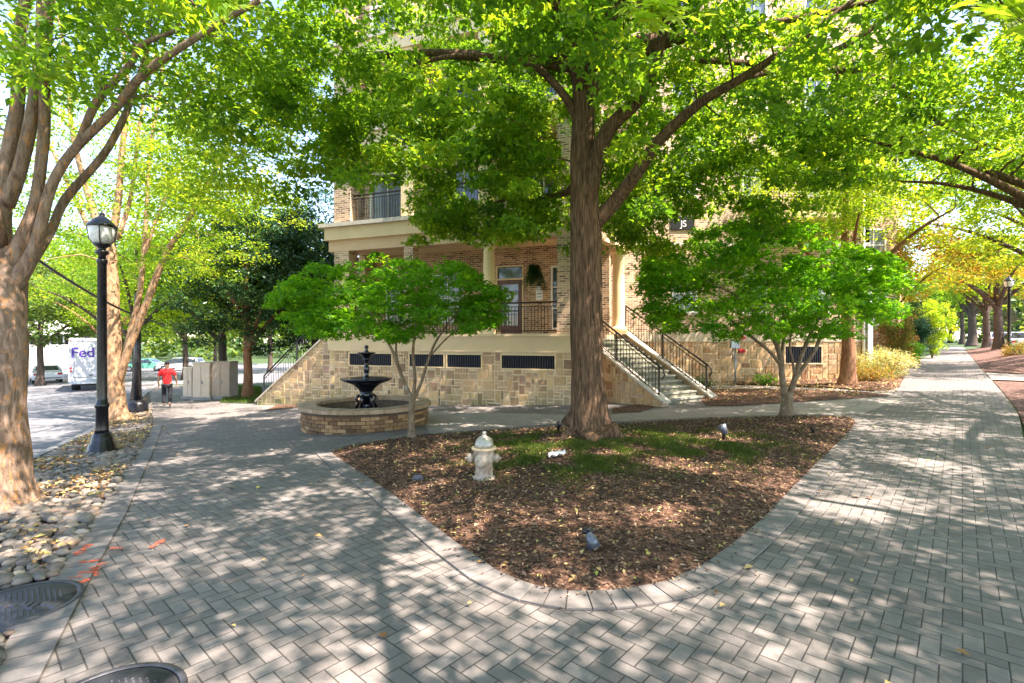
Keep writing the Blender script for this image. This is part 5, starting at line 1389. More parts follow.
# the walking person
def person():
    x, y = W(167, 407.5); gz = g(x, y)
    r = thing('person', 'person in a red shirt and black trousers walking away on the left walkway', 'person', (0, 0, 0), world=False)
    def skin(name, V, E, mat, parent, root=0, sub=2):
        me = bpy.data.meshes.new(name); me.from_pydata([v[:3] for v in V], E, []); o = bpy.data.objects.new(name, me); C.objects.link(o)
        sk = o.modifiers.new('s', 'SKIN'); sk.use_smooth_shade = True
        for i, v in enumerate(V):
            rx = v[3]; ry = v[4] if len(v) > 4 else v[3]; me.skin_vertices[0].data[i].radius = (rx, ry); me.skin_vertices[0].data[i].use_root = (i == root)
        o.modifiers.new('u', 'SUBSURF').levels = sub; o.modifiers['u'].render_levels = sub
        bpy.context.view_layer.update(); dg = bpy.context.evaluated_depsgraph_get(); me2 = bpy.data.meshes.new_from_object(o.evaluated_get(dg)); bpy.data.objects.remove(o)
        me2.name = name; me2.materials.clear(); me2.materials.append(mat)
        for p in me2.polygons: p.use_smooth = True
        q = bpy.data.objects.new(name, me2); C.objects.link(q); q.parent = parent; return q
    # faces +y (away); x right
    V = [(0, 0, .95, .13, .10), (0, 0, 1.10, .12, .09), (0, 0, 1.30, .15, .10), (0, .0, 1.43, .12, .08), (0, .01, 1.50, .05, .05), (0, .02, 1.58, .075, .085), (0, .02, 1.68, .075, .09), (0, .02, 1.74, .05, .06),
         (-.17, 0, 1.41, .055), (-.26, -.02, 1.15, .042), (-.27, .06, .92, .03), (.17, 0, 1.41, .055), (.27, .03, 1.16, .042), (.30, .14, .95, .03),
         (-.09, 0, .88, .09), (-.10, .08, .50, .062), (-.10, .02, .10, .042), (-.10, .06, .04, .035), (-.10, .17, .03, .03), (.09, 0, .88, .09), (.10, -.03, .50, .062), (.10, -.22, .14, .042), (.10, -.19, .06, .035), (.10, -.09, .03, .03),
         (-.275, .085, .86, .026), (.31, .165, .89, .026)]
    E = [(0, 1), (1, 2), (2, 3), (3, 4), (4, 5), (5, 6), (6, 7), (3, 8), (8, 9), (9, 10), (3, 11), (11, 12), (12, 13), (0, 14), (14, 15), (15, 16), (16, 17), (17, 18), (0, 19), (19, 20), (20, 21), (21, 22), (22, 23), (10, 24), (13, 25)]
    hands = []
    for (hi, s_) in ((24, -1), (25, 1)):
        b = V[hi]
        for k, (dx, L) in enumerate(((-.03, .06), (-.01, .075), (.01, .08), (.03, .07))):
            a = len(V); V.append((b[0]+dx*.3, b[1]+dx+.005, b[2]-.04, .010)); V.append((b[0]-s_*.01, b[1]+dx+.012, b[2]-.04-L*.55, .009)); V.append((b[0]-s_*.025, b[1]+dx+.014, b[2]-.04-L, .008)); E += [(hi, a), (a, a+1), (a+1, a+2)]
        a = len(V); V.append((b[0]-s_*.02, b[1]+.04, b[2]-.02, .011)); V.append((b[0]-s_*.03, b[1]+.055, b[2]-.06, .009)); E += [(hi, a), (a, a+1)]
    skin('body', V, E, M['skin'], r)
    skin('shirt', [(0, 0, .80, .175, .13), (0, 0, 1.05, .155, .12), (0, 0, 1.28, .185, .125), (0, 0, 1.42, .15, .10), (0, .01, 1.48, .07, .07), (-.18, 0, 1.40, .085), (-.25, -.01, 1.20, .075), (.18, 0, 1.40, .085), (.26, .015, 1.20, .075)],
         [(0, 1), (1, 2), (2, 3), (3, 4), (3, 5), (5, 6), (3, 7), (7, 8)], M['shirt'], r)
    skin('trousers', [(0, 0, .92, .15, .115), (-.09, 0, .84, .10), (-.10, .08, .50, .078), (-.10, .02, .14, .06), (.09, 0, .84, .10), (.10, -.03, .50, .078), (.10, -.20, .18, .06)], [(0, 1), (1, 2), (2, 3), (0, 4), (4, 5), (5, 6)], M['trousers'], r)
    for V_ in ([(-.10, .0, .06, .05), (-.10, .08, .045, .045), (-.10, .19, .035, .038)], [(.10, -.22, .09, .05), (.10, -.14, .05, .045), (.10, -.05, .035, .038)]): skin('shoe', V_, [(0, 1), (1, 2)], M['shoe'], r)
    skin('hair', [(0, -.012, 1.62, .078, .07), (0, 0, 1.70, .09, .095), (0, .01, 1.755, .06, .07)], [(0, 1), (1, 2)], M['hair'], r)
    # face on the far side
    m = MB(); m.tube([(0, .11, 1.64), (0, .135, 1.615), (0, .12, 1.60)], [.008, .014, .010], 6); m.build('nose', M['skin'], r, uv=False)
    m = MB()
    for s_ in (-1, 1): m.lathe([(0, -.011), (.009, -.006), (.009, .006), (0, .011)], (s_*.03, .102, 1.655), 8)
    m.build('eyes', M['white'], r, uv=False)
    m = MB()
    for s_ in (-1, 1): m.lathe([(0, -.03), (.012, -.02), (.014, .015), (0, .03)], (s_*.083, .02, 1.635), 8)
    m.build('ears', M['skin'], r, uv=False)
    m = MB(); m.tube([(-.022, .108, 1.575), (0, .114, 1.573), (.022, .108, 1.575)], .006, 6); m.build('mouth', M['red'], r, uv=False)
    place(r, x, y, g(x, y)+.004, math.atan2(DL[1], DL[0])-PI/2); r.scale = (1.06,)*3
person()

# ================================================================ TREES AND SHRUBS
def L_(px_, py_, Y, r): return (*P(px_, py_, Y), r)
# --- the big island tree
TY = TB[1]; tz = gi(*TB)
def flare_big(p, a):
    h = p.z-tz; return 1+.72*math.exp(-max(0, h+.02)/.24)*(.55+.45*math.cos(a*5+.7))+.14*math.exp(-h/.8)
trunk = [(TB[0]+.03, TY, tz-.15, .36), L_(591, 440, TY, .33), L_(588.5, 400, TY, .295), L_(586.5, 330, TY, .285), L_(585.5, 250, TY, .28), L_(584, 180, TY, .245), L_(583, 120, TY, .20), L_(585, 60, TY, .20), L_(589, 0, TY+.1, .17), L_(594, -90, TY+.2, .13), L_(600, -220, TY+.3, .08), L_(596, -330, TY, .04)]
R1 = [L_(592, 225, TY, .15), L_(612, 205, TY-.1, .135), L_(632, 180, TY-.3, .115), L_(658, 142, TY-.5, .10), L_(700, 103, TY-.8, .085), L_(742, 78, TY-1.1, .07), L_(800, 40, TY-1.3, .05), L_(880, -20, TY-1.5, .03)]
R2 = [L_(588, 205, TY-.05, .17), L_(595, 165, TY-.2, .15), L_(610, 128, TY-.35, .13), L_(640, 98, TY-.5, .10), L_(656, 62, TY-.6, .08), L_(668, 10, TY-.7, .06), L_(690, -80, TY-.9, .04)]
R3 = [L_(584, 100, TY, .13), L_(604, 78, TY-.1, .11), L_(630, 60, TY-.3, .09), L_(672, 42, TY-.4, .075), L_(720, 32, TY-.5, .065), L_(800, 18, TY-.7, .05), L_(885, -2, TY-.9, .03)]
R4 = [L_(700, 60, TY-.5, .05), L_(790, 64, TY+.2, .055), L_(840, 48, TY+.3, .06), L_(885, 18, TY+.5, .055), L_(930, -20, TY+.8, .04)]
R5 = [L_(742, 78, TY-1.1, .05), L_(795, 68, TY-.6, .055), L_(862, 74, TY, .06), L_(905, 95, TY+.5, .05), L_(950, 130, TY+1.1, .035), L_(1000, 150, TY+1.6, .02)]
B1 = [L_(582, 100, TY, .12), L_(570, 60, TY+.2, .10), L_(545, 25, TY+.4, .08), L_(510, -20, TY+.6, .05), L_(440, -80, TY+.9, .03)]
B2_ = [L_(580, 125, TY, .09), L_(560, 90, TY-.1, .07), L_(520, 60, TY, .055), L_(440, 58, TY+.3, .04), L_(365, 85, TY+.8, .022)]
B3 = [L_(585, 140, TY, .09), (P(575, 110, TY)[0], TY+1.2, 4.9, .07), (0, TY+3, 5.3, .05), (-1.2, TY+5, 5.4, .02)]
B4 = [(P(585, 60, TY)[0], TY, 6.5, .12), (1.8, TY-1.6, 7.4, .09), (2.6, TY-4, 8.0, .06), (3.0, TY-6.5, 7.8, .03)]
B5 = [(P(585, 60, TY)[0], TY, 6.3, .12), (.4, TY-1.8, 7.2, .09), (-1.2, TY-4, 7.8, .06), (-2.4, TY-6.5, 7.6, .03)]
B6 = [(P(585, 40, TY)[0], TY, 7.0, .12), (3.4, TY+1.0, 8.0, .09), (6, TY+2.0, 8.4, .06), (8, TY+2.6, 8.0, .03)]
B7 = [(P(585, 40, TY)[0], TY, 6.8, .12), (-1.4, TY+1.0, 7.6, .09), (-4, TY+2.0, 8.0, .06), (-6, TY+2.4, 7.4, .03)]
def lo_big(x, y):
    b = 4.05+.9*max(0, 5.2-y)+.35*mnoise.noise(Vector((x*.5, y*.5, 2)))*2
    if x > 2.5 and y < 9: b += .3
    return b
cl = crown_pts(1150, (1.2, TY+.3, 8.6), (8.8, 8.6, 5.0), lo_big, .42, .5, 3, .75)
# drooping sprays in front of the porch and the wing, where the photo shows them
def spray_pts(n, x0, x1, y0, y1, Y0, Y1, f=None):
    out = []; 
    while len(out) < n:
        px_, py_, Y = random.uniform(x0, x1), random.uniform(y0, y1), random.uniform(Y0, Y1)
        if f and not f(px_, py_): continue
        if mnoise.noise(Vector((px_*.02, py_*.03, Y*.4))) < -.22: continue
        out.append(P(px_, py_, Y))
    return np.array(out)
droop = [spray_pts(60, 320, 560, 90, 195, 9, 13), spray_pts(60, 415, 560, 190, 238, 10, 13, lambda a, b: b < 215+25*math.sin((a-415)/145*PI)), spray_pts(14, 335, 420, 80, 150, 9, 12.5),
         spray_pts(90, 620, 860, 60, 175, 8, 13), spray_pts(40, 610, 700, 165, 225, 9.5, 13), spray_pts(34, 628, 712, 205, 262, 12, 15), spray_pts(22, 430, 560, 95, 190, 10, 13), spray_pts(30, 700, 900, 120, 215, 11, 15), spray_pts(50, 250, 420, 20, 140, 7.5, 12)]
cl = np.vstack([cl]+droop)
def _vis(q):
    px_, py_ = CX+F*q[0]/max(.1, q[1]), HY-F*(q[2]-EYE)/max(.1, q[1])
    if q[1] > .5 and 330 < px_ < 408 and 178 < py_ < 300: return False
    if q[1] > .5 and 664 < px_ < 697 and 210 < py_ < 238: return False
    if q[1] > .5 and 470 < px_ < 560 and 236 < py_ < 300: return False
    if 1 < q[1] < TY+.3:
        for pl in (((583, 250), (583, 95)), ((592, 225), (632, 180), (658, 142), (700, 103), (742, 78)), ((588, 205), (608, 128), (640, 98), (656, 62))):
            if seg_d(px_, py_, pl, False) < 17: return False
    return True
cl = np.array([q for q in cl if _vis(q)])
big = tree('shade_tree', 'tall thick trunked shade tree in the middle of the mulch island', 'tree', (TB[0], TB[1], tz), [trunk, R1, R2, R3, R4, R5, B1, B2_, B3, B4, B5, B6, B7], cl, 130, RNG.uniform(.28, .56, len(cl)), .115, 'bark_big', 'leaf_big',
           None, 2, .5, 10, 30, .38, .35, .014, 9, flare_big, up=.55)
# close leafy twigs hanging into the top of the picture
def close_twigs():
    pos = []; nr = []; dr = []; m = MB()
    for (pxs, pys, Y, n, sx, sy) in ((652, 2, 3.4, 60, 30, 26), (1003, 8, 3.2, 40, 30, 24), (412, -10, 4.2, 24, 30, 14)):
        a = P(pxs-60, pys-120, Y+1.5); b = P(pxs, pys, Y); m.tube([a, tuple((a[i]+b[i])/2+.05 for i in range(3)), b], [.012, .009, .004], 5)
        for _ in range(n):
            q = P(pxs+random.gauss(0, sx*.55), pys+random.gauss(0, sy*.5)+3, Y+random.gauss(0, .18)); pos.append(q); nr.append((random.gauss(0, .35), -.55+random.gauss(0, .35), .8)); dr.append((random.gauss(0, .5), random.gauss(0, .3), -.8))
            m.tube([b, q], [.004, .002], 3, False)
        q = m.build('twig', M['bark_big'], big, uv=False)
        leaf_mesh('twig_leaves', np.array(pos), np.array(nr), .13*RNG.uniform(.7, 1.2, len(pos)), M['leaf_lightened'], q, .62, 5, RNG.uniform(.2, .8, len(pos)), .12, dirs=np.array(dr))
        pos = []; nr = []; dr = []; m = MB()
close_twigs()

# --- left street trees
def tree_left1():
    x, y = W(8, 508); z = g(x, y); Y = y
    fl_ = lambda p, a: 1+.8*math.exp(-max(0, p.z-z)/.22)*(.6+.4*max(0, math.cos(a*4)))+.10*math.sin(a*3+p.z*2.4)
    t = [(x-.10, y, z-.1, .25), L_(-3, 460, Y, .26), L_(-3, 400, Y, .25), L_(1, 340, Y, .25), L_(3, 290, Y, .22), L_(2, 255, Y, .18)]
    a = [L_(2, 270, Y, .13), L_(2, 220, Y, .09), L_(8, 160, Y, .078), L_(18, 100, Y, .066), L_(20, 30, Y+.1, .06), L_(40, -60, Y+.2, .05)]
    a2 = [L_(5, 205, Y, .09), L_(20, 170, Y, .07), L_(33, 110, Y, .064), L_(43, 50, Y, .07), L_(46, -30, Y+.3, .06), L_(70, -110, Y+.4, .04)]
    b = [L_(6, 280, Y, .12), L_(20, 245, Y, .085), L_(36, 200, Y, .06), L_(44, 130, Y, .056), L_(45, 60, Y, .048), L_(50, 0, Y+.1, .045)]
    c = [L_(10, 290, Y, .11), L_(34, 250, Y, .07), L_(50, 190, Y, .054), L_(72, 152, Y, .05), L_(112, 112, Y-.1, .044), L_(146, 72, Y-.2, .045), L_(205, 32, Y-.3, .032), L_(260, 0, Y-.4, .03)]
    d = [L_(20, 278, Y, .07), L_(50, 232, Y+.2, .05), L_(66, 198, Y+.4, .048), L_(108, 148, Y+.6, .042), L_(135, 90, Y+.9, .036), L_(150, 40, Y+1.2, .03)]
    e = [L_(78, 145, Y, .045), L_(98, 100, Y, .04), L_(130, 65, Y, .036), L_(142, 45, Y, .03), L_(178, 30, Y, .02)]
    f = [L_(0, 290, Y, .12), (x-1.2, Y-.5, 3.6, .11), (x-2.2, Y-1.2, 5.5, .07), (x-3, Y-1.5, 7, .04)]
    h = [L_(0, 250, Y, .10), (x+.6, Y-1.2, 4.6, .10), (x+1.6, Y-2.6, 6.2, .06), (x+2.4, Y-3.6, 7.2, .03)]
    lo = lambda X, Yy: 4.35+.5*max(0, 4.5-Yy)+.5*mnoise.noise(Vector((X*.6, Yy*.6, 7)))
    cl = crown_pts(330, (x+.6, y-.3, 7.6), (5.6, 5.4, 4.0), lo, .34, .5, 9)
    cl = np.vstack([cl, spray_pts(55, 60, 260, -20, 110, 5.5, 8), spray_pts(10, -20, 60, 0, 70, 4.5, 6.0)])
    tree('street_tree', 'thick forked tree with peeling orange bark at the left edge', 'tree', (x, y, z), [t, a, a2, b, c, d, e, f, h], cl, 95, RNG.uniform(.35, .7, len(cl)), .10, 'bark_elm', 'leaf_left', 'street trees in the planting strip', 1, .45, 10, 26, .35, .2, .012, 0, fl_, up=.7)
tree_left1()
def tree_left2():
    x, y = W(118, 421); z = g(x, y); Y = y
    fl_ = lambda p, a: 1+.7*math.exp(-max(0, p.z-z)/.25)
    t = [(x, Y, z-.1, .27), L_(117, 400, Y, .25), L_(114, 370, Y, .24), L_(113, 330, Y, .21), L_(112, 280, Y, .18), L_(110, 240, Y, .15)]
    a = [L_(112, 260, Y, .13), L_(98, 225, Y, .11), L_(84, 180, Y, .09), L_(72, 130, Y, .07), L_(66, 60, Y, .05), L_(50, -20, Y, .03)]
    b = [L_(110, 250, Y, .12), L_(118, 200, Y, .10), L_(122, 150, Y, .085), L_(128, 90, Y, .07), L_(120, 20, Y, .05), L_(124, -60, Y, .03)]
    c = [L_(117, 385, Y, .14), L_(130, 345, Y, .12), L_(148, 300, Y, .11), L_(165, 255, Y, .095), L_(185, 225, Y, .085), L_(205, 190, Y, .075), L_(225, 150, Y, .06), L_(246, 95, Y, .04), L_(262, 40, Y, .025)]
    d = [L_(126, 350, Y, .09), L_(140, 290, Y, .08), L_(146, 220, Y, .07), L_(150, 150, Y, .06), L_(160, 90, Y, .045), L_(166, 10, Y, .03)]
    e = [L_(143, 260, Y, .06), L_(158, 215, Y, .05), L_(180, 170, Y, .04), L_(205, 130, Y, .025)]
    f = [L_(112, 270, Y, .10), L_(95, 240, Y+.5, .08), L_(66, 180, Y+.8, .06), L_(30, 100, Y+1, .04)]
    k = [L_(118, 240, Y, .08), L_(132, 190, Y+.3, .06), L_(140, 120, Y+.5, .05), L_(155, 50, Y+.6, .03)]
    lo = lambda X, Yy: 4.2+.7*mnoise.noise(Vector((X*.6, Yy*.6, 4)))+.25*max(0, X+7)
    cl = crown_pts(330, (x+.7, y+.2, 7.6), (5.2, 5.0, 4.6), lo, .36, .5, 19, .45)
    cl = np.vstack([cl, spray_pts(130, 150, 335, 60, 240, 9.5, 13.5, lambda a, b: b < 235-abs(a-210)*.5)])
    tree('street_tree', 'slender forked tree with warm brown bark just behind the left street lamp', 'tree', (x, y, z), [t, a, b, c, d, e, f, k], cl, 95, RNG.uniform(.35, .75, len(cl)), .11, 'bark_elm_warm', 'leaf_yel', 'street trees in the planting strip', 1, .45, 9, 22, .35, .25, .012, 0, fl_, up=.6)
tree_left2()
def generic(name, lab, base, H, R_, bark, leaf, n, per, lsize, r0=.2, seed=0, lo_h=.3, group=None, split=5, spread=(.5, 1.0), hz=1.0, fan=1, lean=0, zoff=0):
    random.seed(seed*13+5)
    x, y = base; z = g(x, y)+zoff; t = [(x, y, z-.1, r0), (x+.05, y, z+H*.12, r0*.85), (x+lean*.3, y, z+H*.28, r0*.75), (x+lean*.6, y+.1, z+H*.55, r0*.5), (x+lean, y, z+H*.85, r0*.2)]
    ls = [t]
    for k in range(split):
        a = 2*PI*k/split+random.random(); h = H*random.uniform(.22, .42)
        q = (x+lean*.3, y, z+h, r0*.5); ls.append([q, (q[0]+R_*.25*math.cos(a), q[1]+R_*.25*math.sin(a), z+h+H*.14, r0*.38), (q[0]+R_*.5*math.cos(a), q[1]+R_*.5*math.sin(a), z+h+H*.24, r0*.25), (q[0]+R_*.75*math.cos(a), q[1]+R_*.75*math.sin(a), z+h+H*.3, r0*.1)])
    cz = z+H*(lo_h+1)/2; lo = lambda X, Yy: z+H*lo_h+.5*mnoise.noise(Vector((X*.7, Yy*.7, seed)))
    cl = crown_pts(n, (x+lean*.6, y, cz), (R_, R_, H*(1-lo_h)/2*hz), lo, .42, .45, seed, .7)
    return tree(name, lab, 'tree', (x, y, z), ls, cl, per, RNG.uniform(spread[0], spread[1], len(cl)), lsize, bark, leaf, group, fan, .5, 6, 12, .45, .2, .02, 0, lambda p, a: 1+.5*math.exp(-max(0, p.z-z)/.3), up=.6)
b3 = W(141, 401)
generic('street_tree', 'dark trunked tree beyond the black pole, third along the left strip', (b3[0]-.25, b3[1]), 10, 4.6, 'bark_dark', 'leaf_left', 170, 90, .13, .20, 3, .42, 'street trees in the planting strip')
b4 = W(126, 393)
generic('street_tree', 'red brown trunk behind the warm barked tree, fourth along the left strip', (b4[0]-2.5, b4[1]+2), 10, 4.6, 'bark_red', 'leaf_yel', 150, 90, .14, .17, 4, .42, 'street trees in the planting strip')

# --- small maple by the fountain
def maple1():
    x, y = W(411.5, 441); z = gi(x, y) if inside(x, y, ISL) else g(x, y); Y = y
    t = [(x, Y, z-.08, .085), L_(411.5, 425, Y, .062), L_(412, 405, Y, .058), L_(413, 396, Y, .058)]
    a = [L_(412, 400, Y, .045), L_(404, 382, Y, .040), L_(396, 360, Y-.05, .034), L_(388, 342, Y-.1, .028), L_(370, 312, Y-.2, .02), L_(340, 290, Y-.3, .012)]
    b = [L_(413, 398, Y, .040), L_(415, 378, Y, .034), L_(413, 355, Y, .030), L_(415, 330, Y, .026), L_(418, 290, Y, .018), L_(412, 262, Y, .01)]
    c = [L_(414, 399, Y, .036), L_(422, 380, Y, .030), L_(430, 355, Y, .026), L_(440, 335, Y+.1, .022), L_(460, 310, Y+.2, .015), L_(482, 300, Y+.3, .01)]
    d = [L_(398, 366, Y, .025), L_(396, 345, Y+.2, .022), L_(400, 320, Y+.4, .018), L_(390, 285, Y+.7, .01)]
    e = [L_(430, 356, Y, .02), L_(445, 340, Y-.2, .016), L_(462, 325, Y-.4, .01)]
    cl = []
    while len(cl) < 330:
        px_ = random.uniform(274, 502); k = (px_-388)/112
        top = 252+38*abs(k)**2.0; bot = 338-12*abs(k)+(16 if px_ < 330 else 0)*0
        if abs(k) > 1: continue
        nz = mnoise.noise(Vector((px_*.035, 3.3, 0))); nb = mnoise.noise(Vector((px_*.06, 8.1, 0)))
        py_ = random.uniform(top-2+14*nz, bot+10*nb); dy = math.sqrt(max(0, 1-k*k))*1.7
        Yd = Y+random.uniform(-dy, dy)
        if mnoise.noise(Vector((px_*.03, py_*.07, Yd*1.2))) < -.16: continue
        s = Yd/Y; cl.append(P(CX+(px_-CX)/1, HY+(py_-HY)/1, Yd))
    tree('small_maple', 'small bright green maple with slim stems beside the fountain', 'tree', (x, y, z), [t, a, b, c, d, e], np.array(cl), 70, RNG.uniform(.12, .40, 330), .07, 'bark_maple', 'leaf_maple', 'small maples planted at the island', 3, .6, 8, 12, .28, .38, .006, 0, lambda p, a: 1+.4*math.exp(-max(0, p.z-z)/.1), up=1.0)
maple1()
def maple2():
    x, y = W(787, 419); z = g(x, y); Y = y
    t = [(x, Y, z-.08, .16), L_(787, 410, Y, .13), L_(787, 398, Y, .12), L_(789, 392, Y, .10)]
    a = [L_(785, 398, Y, .075), L_(782, 375, Y, .068), L_(780, 355, Y, .06), L_(772, 335, Y, .05), L_(760, 318, Y-.1, .04), L_(735, 295, Y-.3, .02), L_(705, 280, Y-.5, .012)]
    a2 = [L_(781, 365, Y, .045), L_(768, 350, Y-.1, .036), L_(748, 334, Y-.2, .03), L_(728, 318, Y-.3, .024), L_(712, 305, Y-.4, .012)]
    b = [L_(790, 394, Y, .07), L_(795, 378, Y, .06), L_(800, 360, Y, .052), L_(808, 340, Y, .045), L_(818, 320, Y+.2, .03), L_(840, 290, Y+.4, .015)]
    c = [L_(788, 394, Y, .06), L_(798, 375, Y+.1, .05), L_(814, 352, Y+.1, .044), L_(822, 335, Y+.1, .04), L_(838, 322, Y, .03), L_(862, 305, Y-.1, .014)]
    d = [L_(780, 360, Y, .04), L_(784, 335, Y+.2, .03), L_(782, 300, Y+.4, .02), L_(776, 262, Y+.5, .01)]
    e = [L_(795, 376, Y, .03), L_(792, 358, Y-.2, .028), L_(790, 340, Y-.3, .02), L_(800, 300, Y-.4, .01)]
    cl = []
    while len(cl) < 420:
        px_ = random.uniform(645, 902); k = (px_-773)/131
        if abs(k) > 1: continue
        top = 222+48*abs(k)**2.2; bot = 340-14*k*k-(8 if px_ > 860 else 0)
        if 640 < px_ < 720: bot = 338-(720-px_)*.25
        nz = mnoise.noise(Vector((px_*.03, 5.3, 0))); nb = mnoise.noise(Vector((px_*.05, 2.1, 0)))
        py_ = random.uniform(top-2+18*nz, bot-4+12*nb); dy = math.sqrt(max(0, 1-k*k))*2.3; Yd = Y+random.uniform(-dy, dy)
        if mnoise.noise(Vector((px_*.025, py_*.06, Yd))) < -.16: continue
        cl.append(P(px_, py_, Yd))
    tree('small_maple', 'wider multi stemmed maple behind the right end of the island', 'tree', (x, y, z), [t, a, a2, b, c, d, e], np.array(cl), 75, RNG.uniform(.15, .5, 420), .08, 'bark_maple', 'leaf_maple', 'small maples planted at the island', 3, .6, 8, 14, .28, .38, .007, 0, lambda p, a: 1+.5*math.exp(-max(0, p.z-z)/.12), up=1.0)
maple2()

# --- wing tree and right hand trees
def straight(name, lab, px_, py_, r0, H, R_, leaf, bark, n, per, ls, seed, lo_h, Y=None, group=None, spread=(.5, .9)):
    if Y is None: b = W(px_, py_)
    else: b = P(px_, py_, Y)[:2]
    return generic(name, lab, b, H, R_, bark, leaf, n, per, ls, r0, seed, lo_h, group, 5, spread)
straight('wing_tree', 'straight brown trunked tree in the bed along the stone wing wall', 847, 386, .24, 9.5, 3.8, 'leaf_yel', 'bark_red', 190, 90, .13, 21, .52)
RT = 'trees along the right walkway'
straight('right_row_tree', 'trunk beside the dark lamp at the far right, with mixed green and orange leaves', 998, 349, .34, 9, 4.6, 'leaf_orange', 'bark_dark', 130, 80, .20, 22, .42, 36, RT)
straight('right_row_tree', 'thinner trunk left of the lamp side tree in the right row', 986, 347, .30, 10, 4.5, 'leaf_yel', 'bark_dark', 130, 80, .22, 23, .42, 43, RT)
straight('right_row_tree', 'thick trunk left of the thinner one in the right row', 972, 345, .45, 12, 5, 'leaf_yel', 'bark_dark', 140, 80, .26, 24, .40, 55, RT)
straight('right_row_tree', 'small far trunk near the end of the right walkway', 962, 344, .30, 11, 5, 'leaf_left', 'bark_dark', 110, 70, .30, 25, .40, 68, RT)
straight('right_row_tree', 'farthest trunk closing the view of the right walkway', 950, 343, .30, 12, 6, 'leaf_far', 'bark_dark', 120, 70, .34, 26, .30, 84, RT)
straight('orange_tree', 'tree with turning brown and orange leaves over the far end of the hedge', 893, 358, .12, 8.0, 3.2, 'leaf_orange', 'bark_dark', 120, 85, .17, 27, .42, 27)
# overhanging tree whose trunk is right of the frame
generic('walkway_tree', 'large tree outside the right edge whose branches hang over the right walkway', (12.4, 9.6), 11, 6.8, 'bark_big', 'leaf_left', 620, 110, .12, .24, 31, .40, None, 7, (.3, .6))
generic('walkway_tree', 'tree just outside the right edge whose leaves hang into the upper right corner', (9.8, 1.6), 11, 6.4, 'bark_big', 'leaf_big', 560, 100, .12, .24, 34, .50, None, 7, (.3, .58))
generic('walkway_tree', 'tree outside the right edge behind the camera shading the foreground paving', (3.6, -2.6), 11.5, 7.2, 'bark_big', 'leaf_big', 620, 95, .125, .33, 32, .50, None, 7, (.3, .58))
# row further along the right
generic('walkway_tree', 'yellow green tree over the right walkway behind the small maple', (24.0, 21.5), 12, 7.4, 'bark_dark', 'leaf_yel', 420, 95, .17, .26, 33, .36, None, 6, (.5, .9))
# --- dark magnolia and garden trees behind the left stairs
mg = P(247, 392, 23.5)
generic('magnolia', 'dark glossy leaved evergreen behind the left stairs', (mg[0], mg[1]), 9.5, 3.6, 'bark_red', 'leaf_dark', 300, 80, .17, .22, 41, .20, None, 6, (.4, .7))
generic('magnolia', 'second dark evergreen squeezed against the left corner of the house', (mg[0]+2.2, mg[1]+2.5), 10, 3.0, 'bark_dark', 'leaf_dark', 220, 80, .17, .18, 42, .2, None, 6, (.4, .7))
generic('blue_green_tree', 'blue green feathery tree behind the magnolia', (mg[0]+1.0, mg[1]+6), 11.5, 4.0, 'bark_dark', 'leaf_con', 240, 90, .2, .2, 43, .25)
BG = 'trees beyond the left street'
for i, (px_, Y, H, R_, lf, lab) in enumerate((
    (40, 38, 11, 5.5, 'leaf_far', 'pale green tree far off between the left edge tree and the lamp'),
    (-60, 36, 13, 6, 'leaf_far', 'tall pale tree at the extreme left beyond the street'),
    (120, 48, 13, 6.5, 'leaf_yel', 'broad yellow green tree across the car park left of the person'),
    (185, 42, 12, 6, 'leaf_far', 'pale green tree across the car park above the person'),
    (222, 27, 12, 5.6, 'leaf_yel', 'yellow green tree behind the utility cabinets'),
    (75, 62, 16, 8, 'leaf_far', 'very distant tall tree behind the low white building'),
    (270, 52, 15, 8, 'leaf_left', 'tall green tree behind the evergreens'),
    (0, 72, 17, 9, 'leaf_far', 'hazy distant tree left of the low white building'),
    (215, 68, 17, 9, 'leaf_far', 'large hazy tree closing the view past the cabinets'))):
    p = P(px_, 350, Y); generic('background_tree', lab, (p[0], p[1]), H, R_, 'bark_dark', lf, 150, 95, .16+Y*.0035, .25, 50+i, .22 if i != 0 else .3, BG, 4, (.8, 1.5))
# far wooded backdrop, one mass
def woods():
    pos = []; 
    for _ in range(1500):
        a = random.uniform(-1.15, 1.15); R_ = random.uniform(105, 150); h = random.uniform(0, 1)**.8*(11+4*mnoise.noise(Vector((a*9, 0, 0))))
        pos.append((R_*math.sin(a), R_*math.cos(a), h+g(R_*math.sin(a), R_*math.cos(a))))
    ps, nr, rn, d = cluster_leaves(np.array(pos), 34, 3.2, .8, .1, .5)
    o = leaf_mesh('far_woods', ps, nr, 1.3*RNG.uniform(.6, 1.2, len(ps)), M['leaf_far'], None, .6, 1, rn); tag(o, 'far pale green mass of trees closing the horizon', 'woods', kind='stuff')
woods()

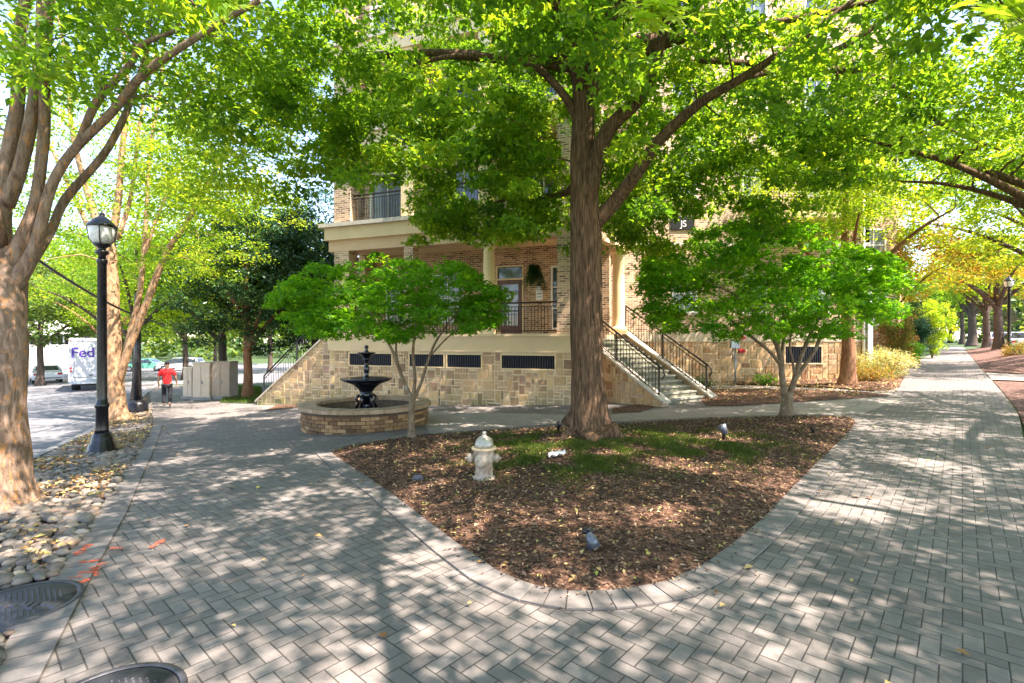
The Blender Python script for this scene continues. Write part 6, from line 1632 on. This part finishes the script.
# --- shrubs
def shrub(name, lab, px_, py_, Y, w_, h, leaf, n, per, ls, cat='shrub', dy=None, group=None, zf=None, spread=.22, up=.6):
    p = P(px_, py_, Y) if Y else (*W(px_, py_), 0); x, y = p[0], p[1]; z = g(x, y)
    cl = []
    while len(cl) < n:
        q = RNG.normal(size=3); q /= np.linalg.norm(q); q *= RNG.random()**.4; cl.append((x+q[0]*w_/2, y+q[1]*(dy or w_)/2, z+h*.52+q[2]*h*.46))
    ls_ = []
    for k in range(7):
        a = k*.9; ls_.append([(x, y, z-.03, .03), (x+.1*w_*math.cos(a), y+.1*w_*math.sin(a), z+h*.25, .024), (x+.25*w_*math.cos(a), y+.25*w_*math.sin(a), z+h*.6, .012)])
    return tree(name, lab, cat, (x, y, z), ls_, np.array(cl), per, spread, ls, 'bark_dark', leaf, group, 1, .5, 5, 6, .9, 0, .008, 0, None, True, up)
shrub('variegated_shrub', 'creamy green variegated shrub nearest the walkway in the right hand bed', 884, 372, 19.5, 2.0, 1.15, 'leaf_cream', 80, 70, .075)
shrub('variegated_shrub', 'creamy variegated shrub behind the nearest one', 880, 366, 22.0, 2.0, 1.1, 'leaf_cream', 80, 70, .08)
shrub('brown_shrub', 'low shrub with mixed green and pinkish brown leaves in front of the variegated shrubs', 868, 378, 18.4, 1.8, .7, 'leaf_red', 70, 60, .06)
shrub('red_shrub', 'tall reddish green shrub against the far brick wall', 897, 348, 24.0, 1.5, 3.1, 'leaf_red', 110, 70, .09)
shrub('conifer_shrub', 'upright blue green conifer beside the right walkway', 919, 350, 28.0, 1.4, 3.3, 'leaf_con', 110, 90, .08)
shrub('columnar_shrub', 'tall rounded yellow green shrub at the bend of the right walkway', 932, 348, 32.0, 2.2, 4.0, 'leaf_yel', 120, 90, .10)
shrub('green_shrub', 'low green shrub between the red shrub and the conifer', 908, 356, 24.5, 1.3, 1.3, 'leaf_maple', 60, 70, .08)
shrub('small_plant', 'small leafy plant at the foot of the wing wall behind the right maple', 765, 381, 19.2, .7, .35, 'leaf_maple', 16, 40, .07)
shrub('small_plant', 'small dark plant right of the foot of the entrance stairs', 704, 383, 18.4, .6, .5, 'leaf_dark', 16, 40, .07)
shrub('lamp_shrub', 'brown leaved low shrub beside the far right lamp', 1022, 356, 27, 1.6, 1.0, 'leaf_red', 40, 50, .09)
random.seed(99)
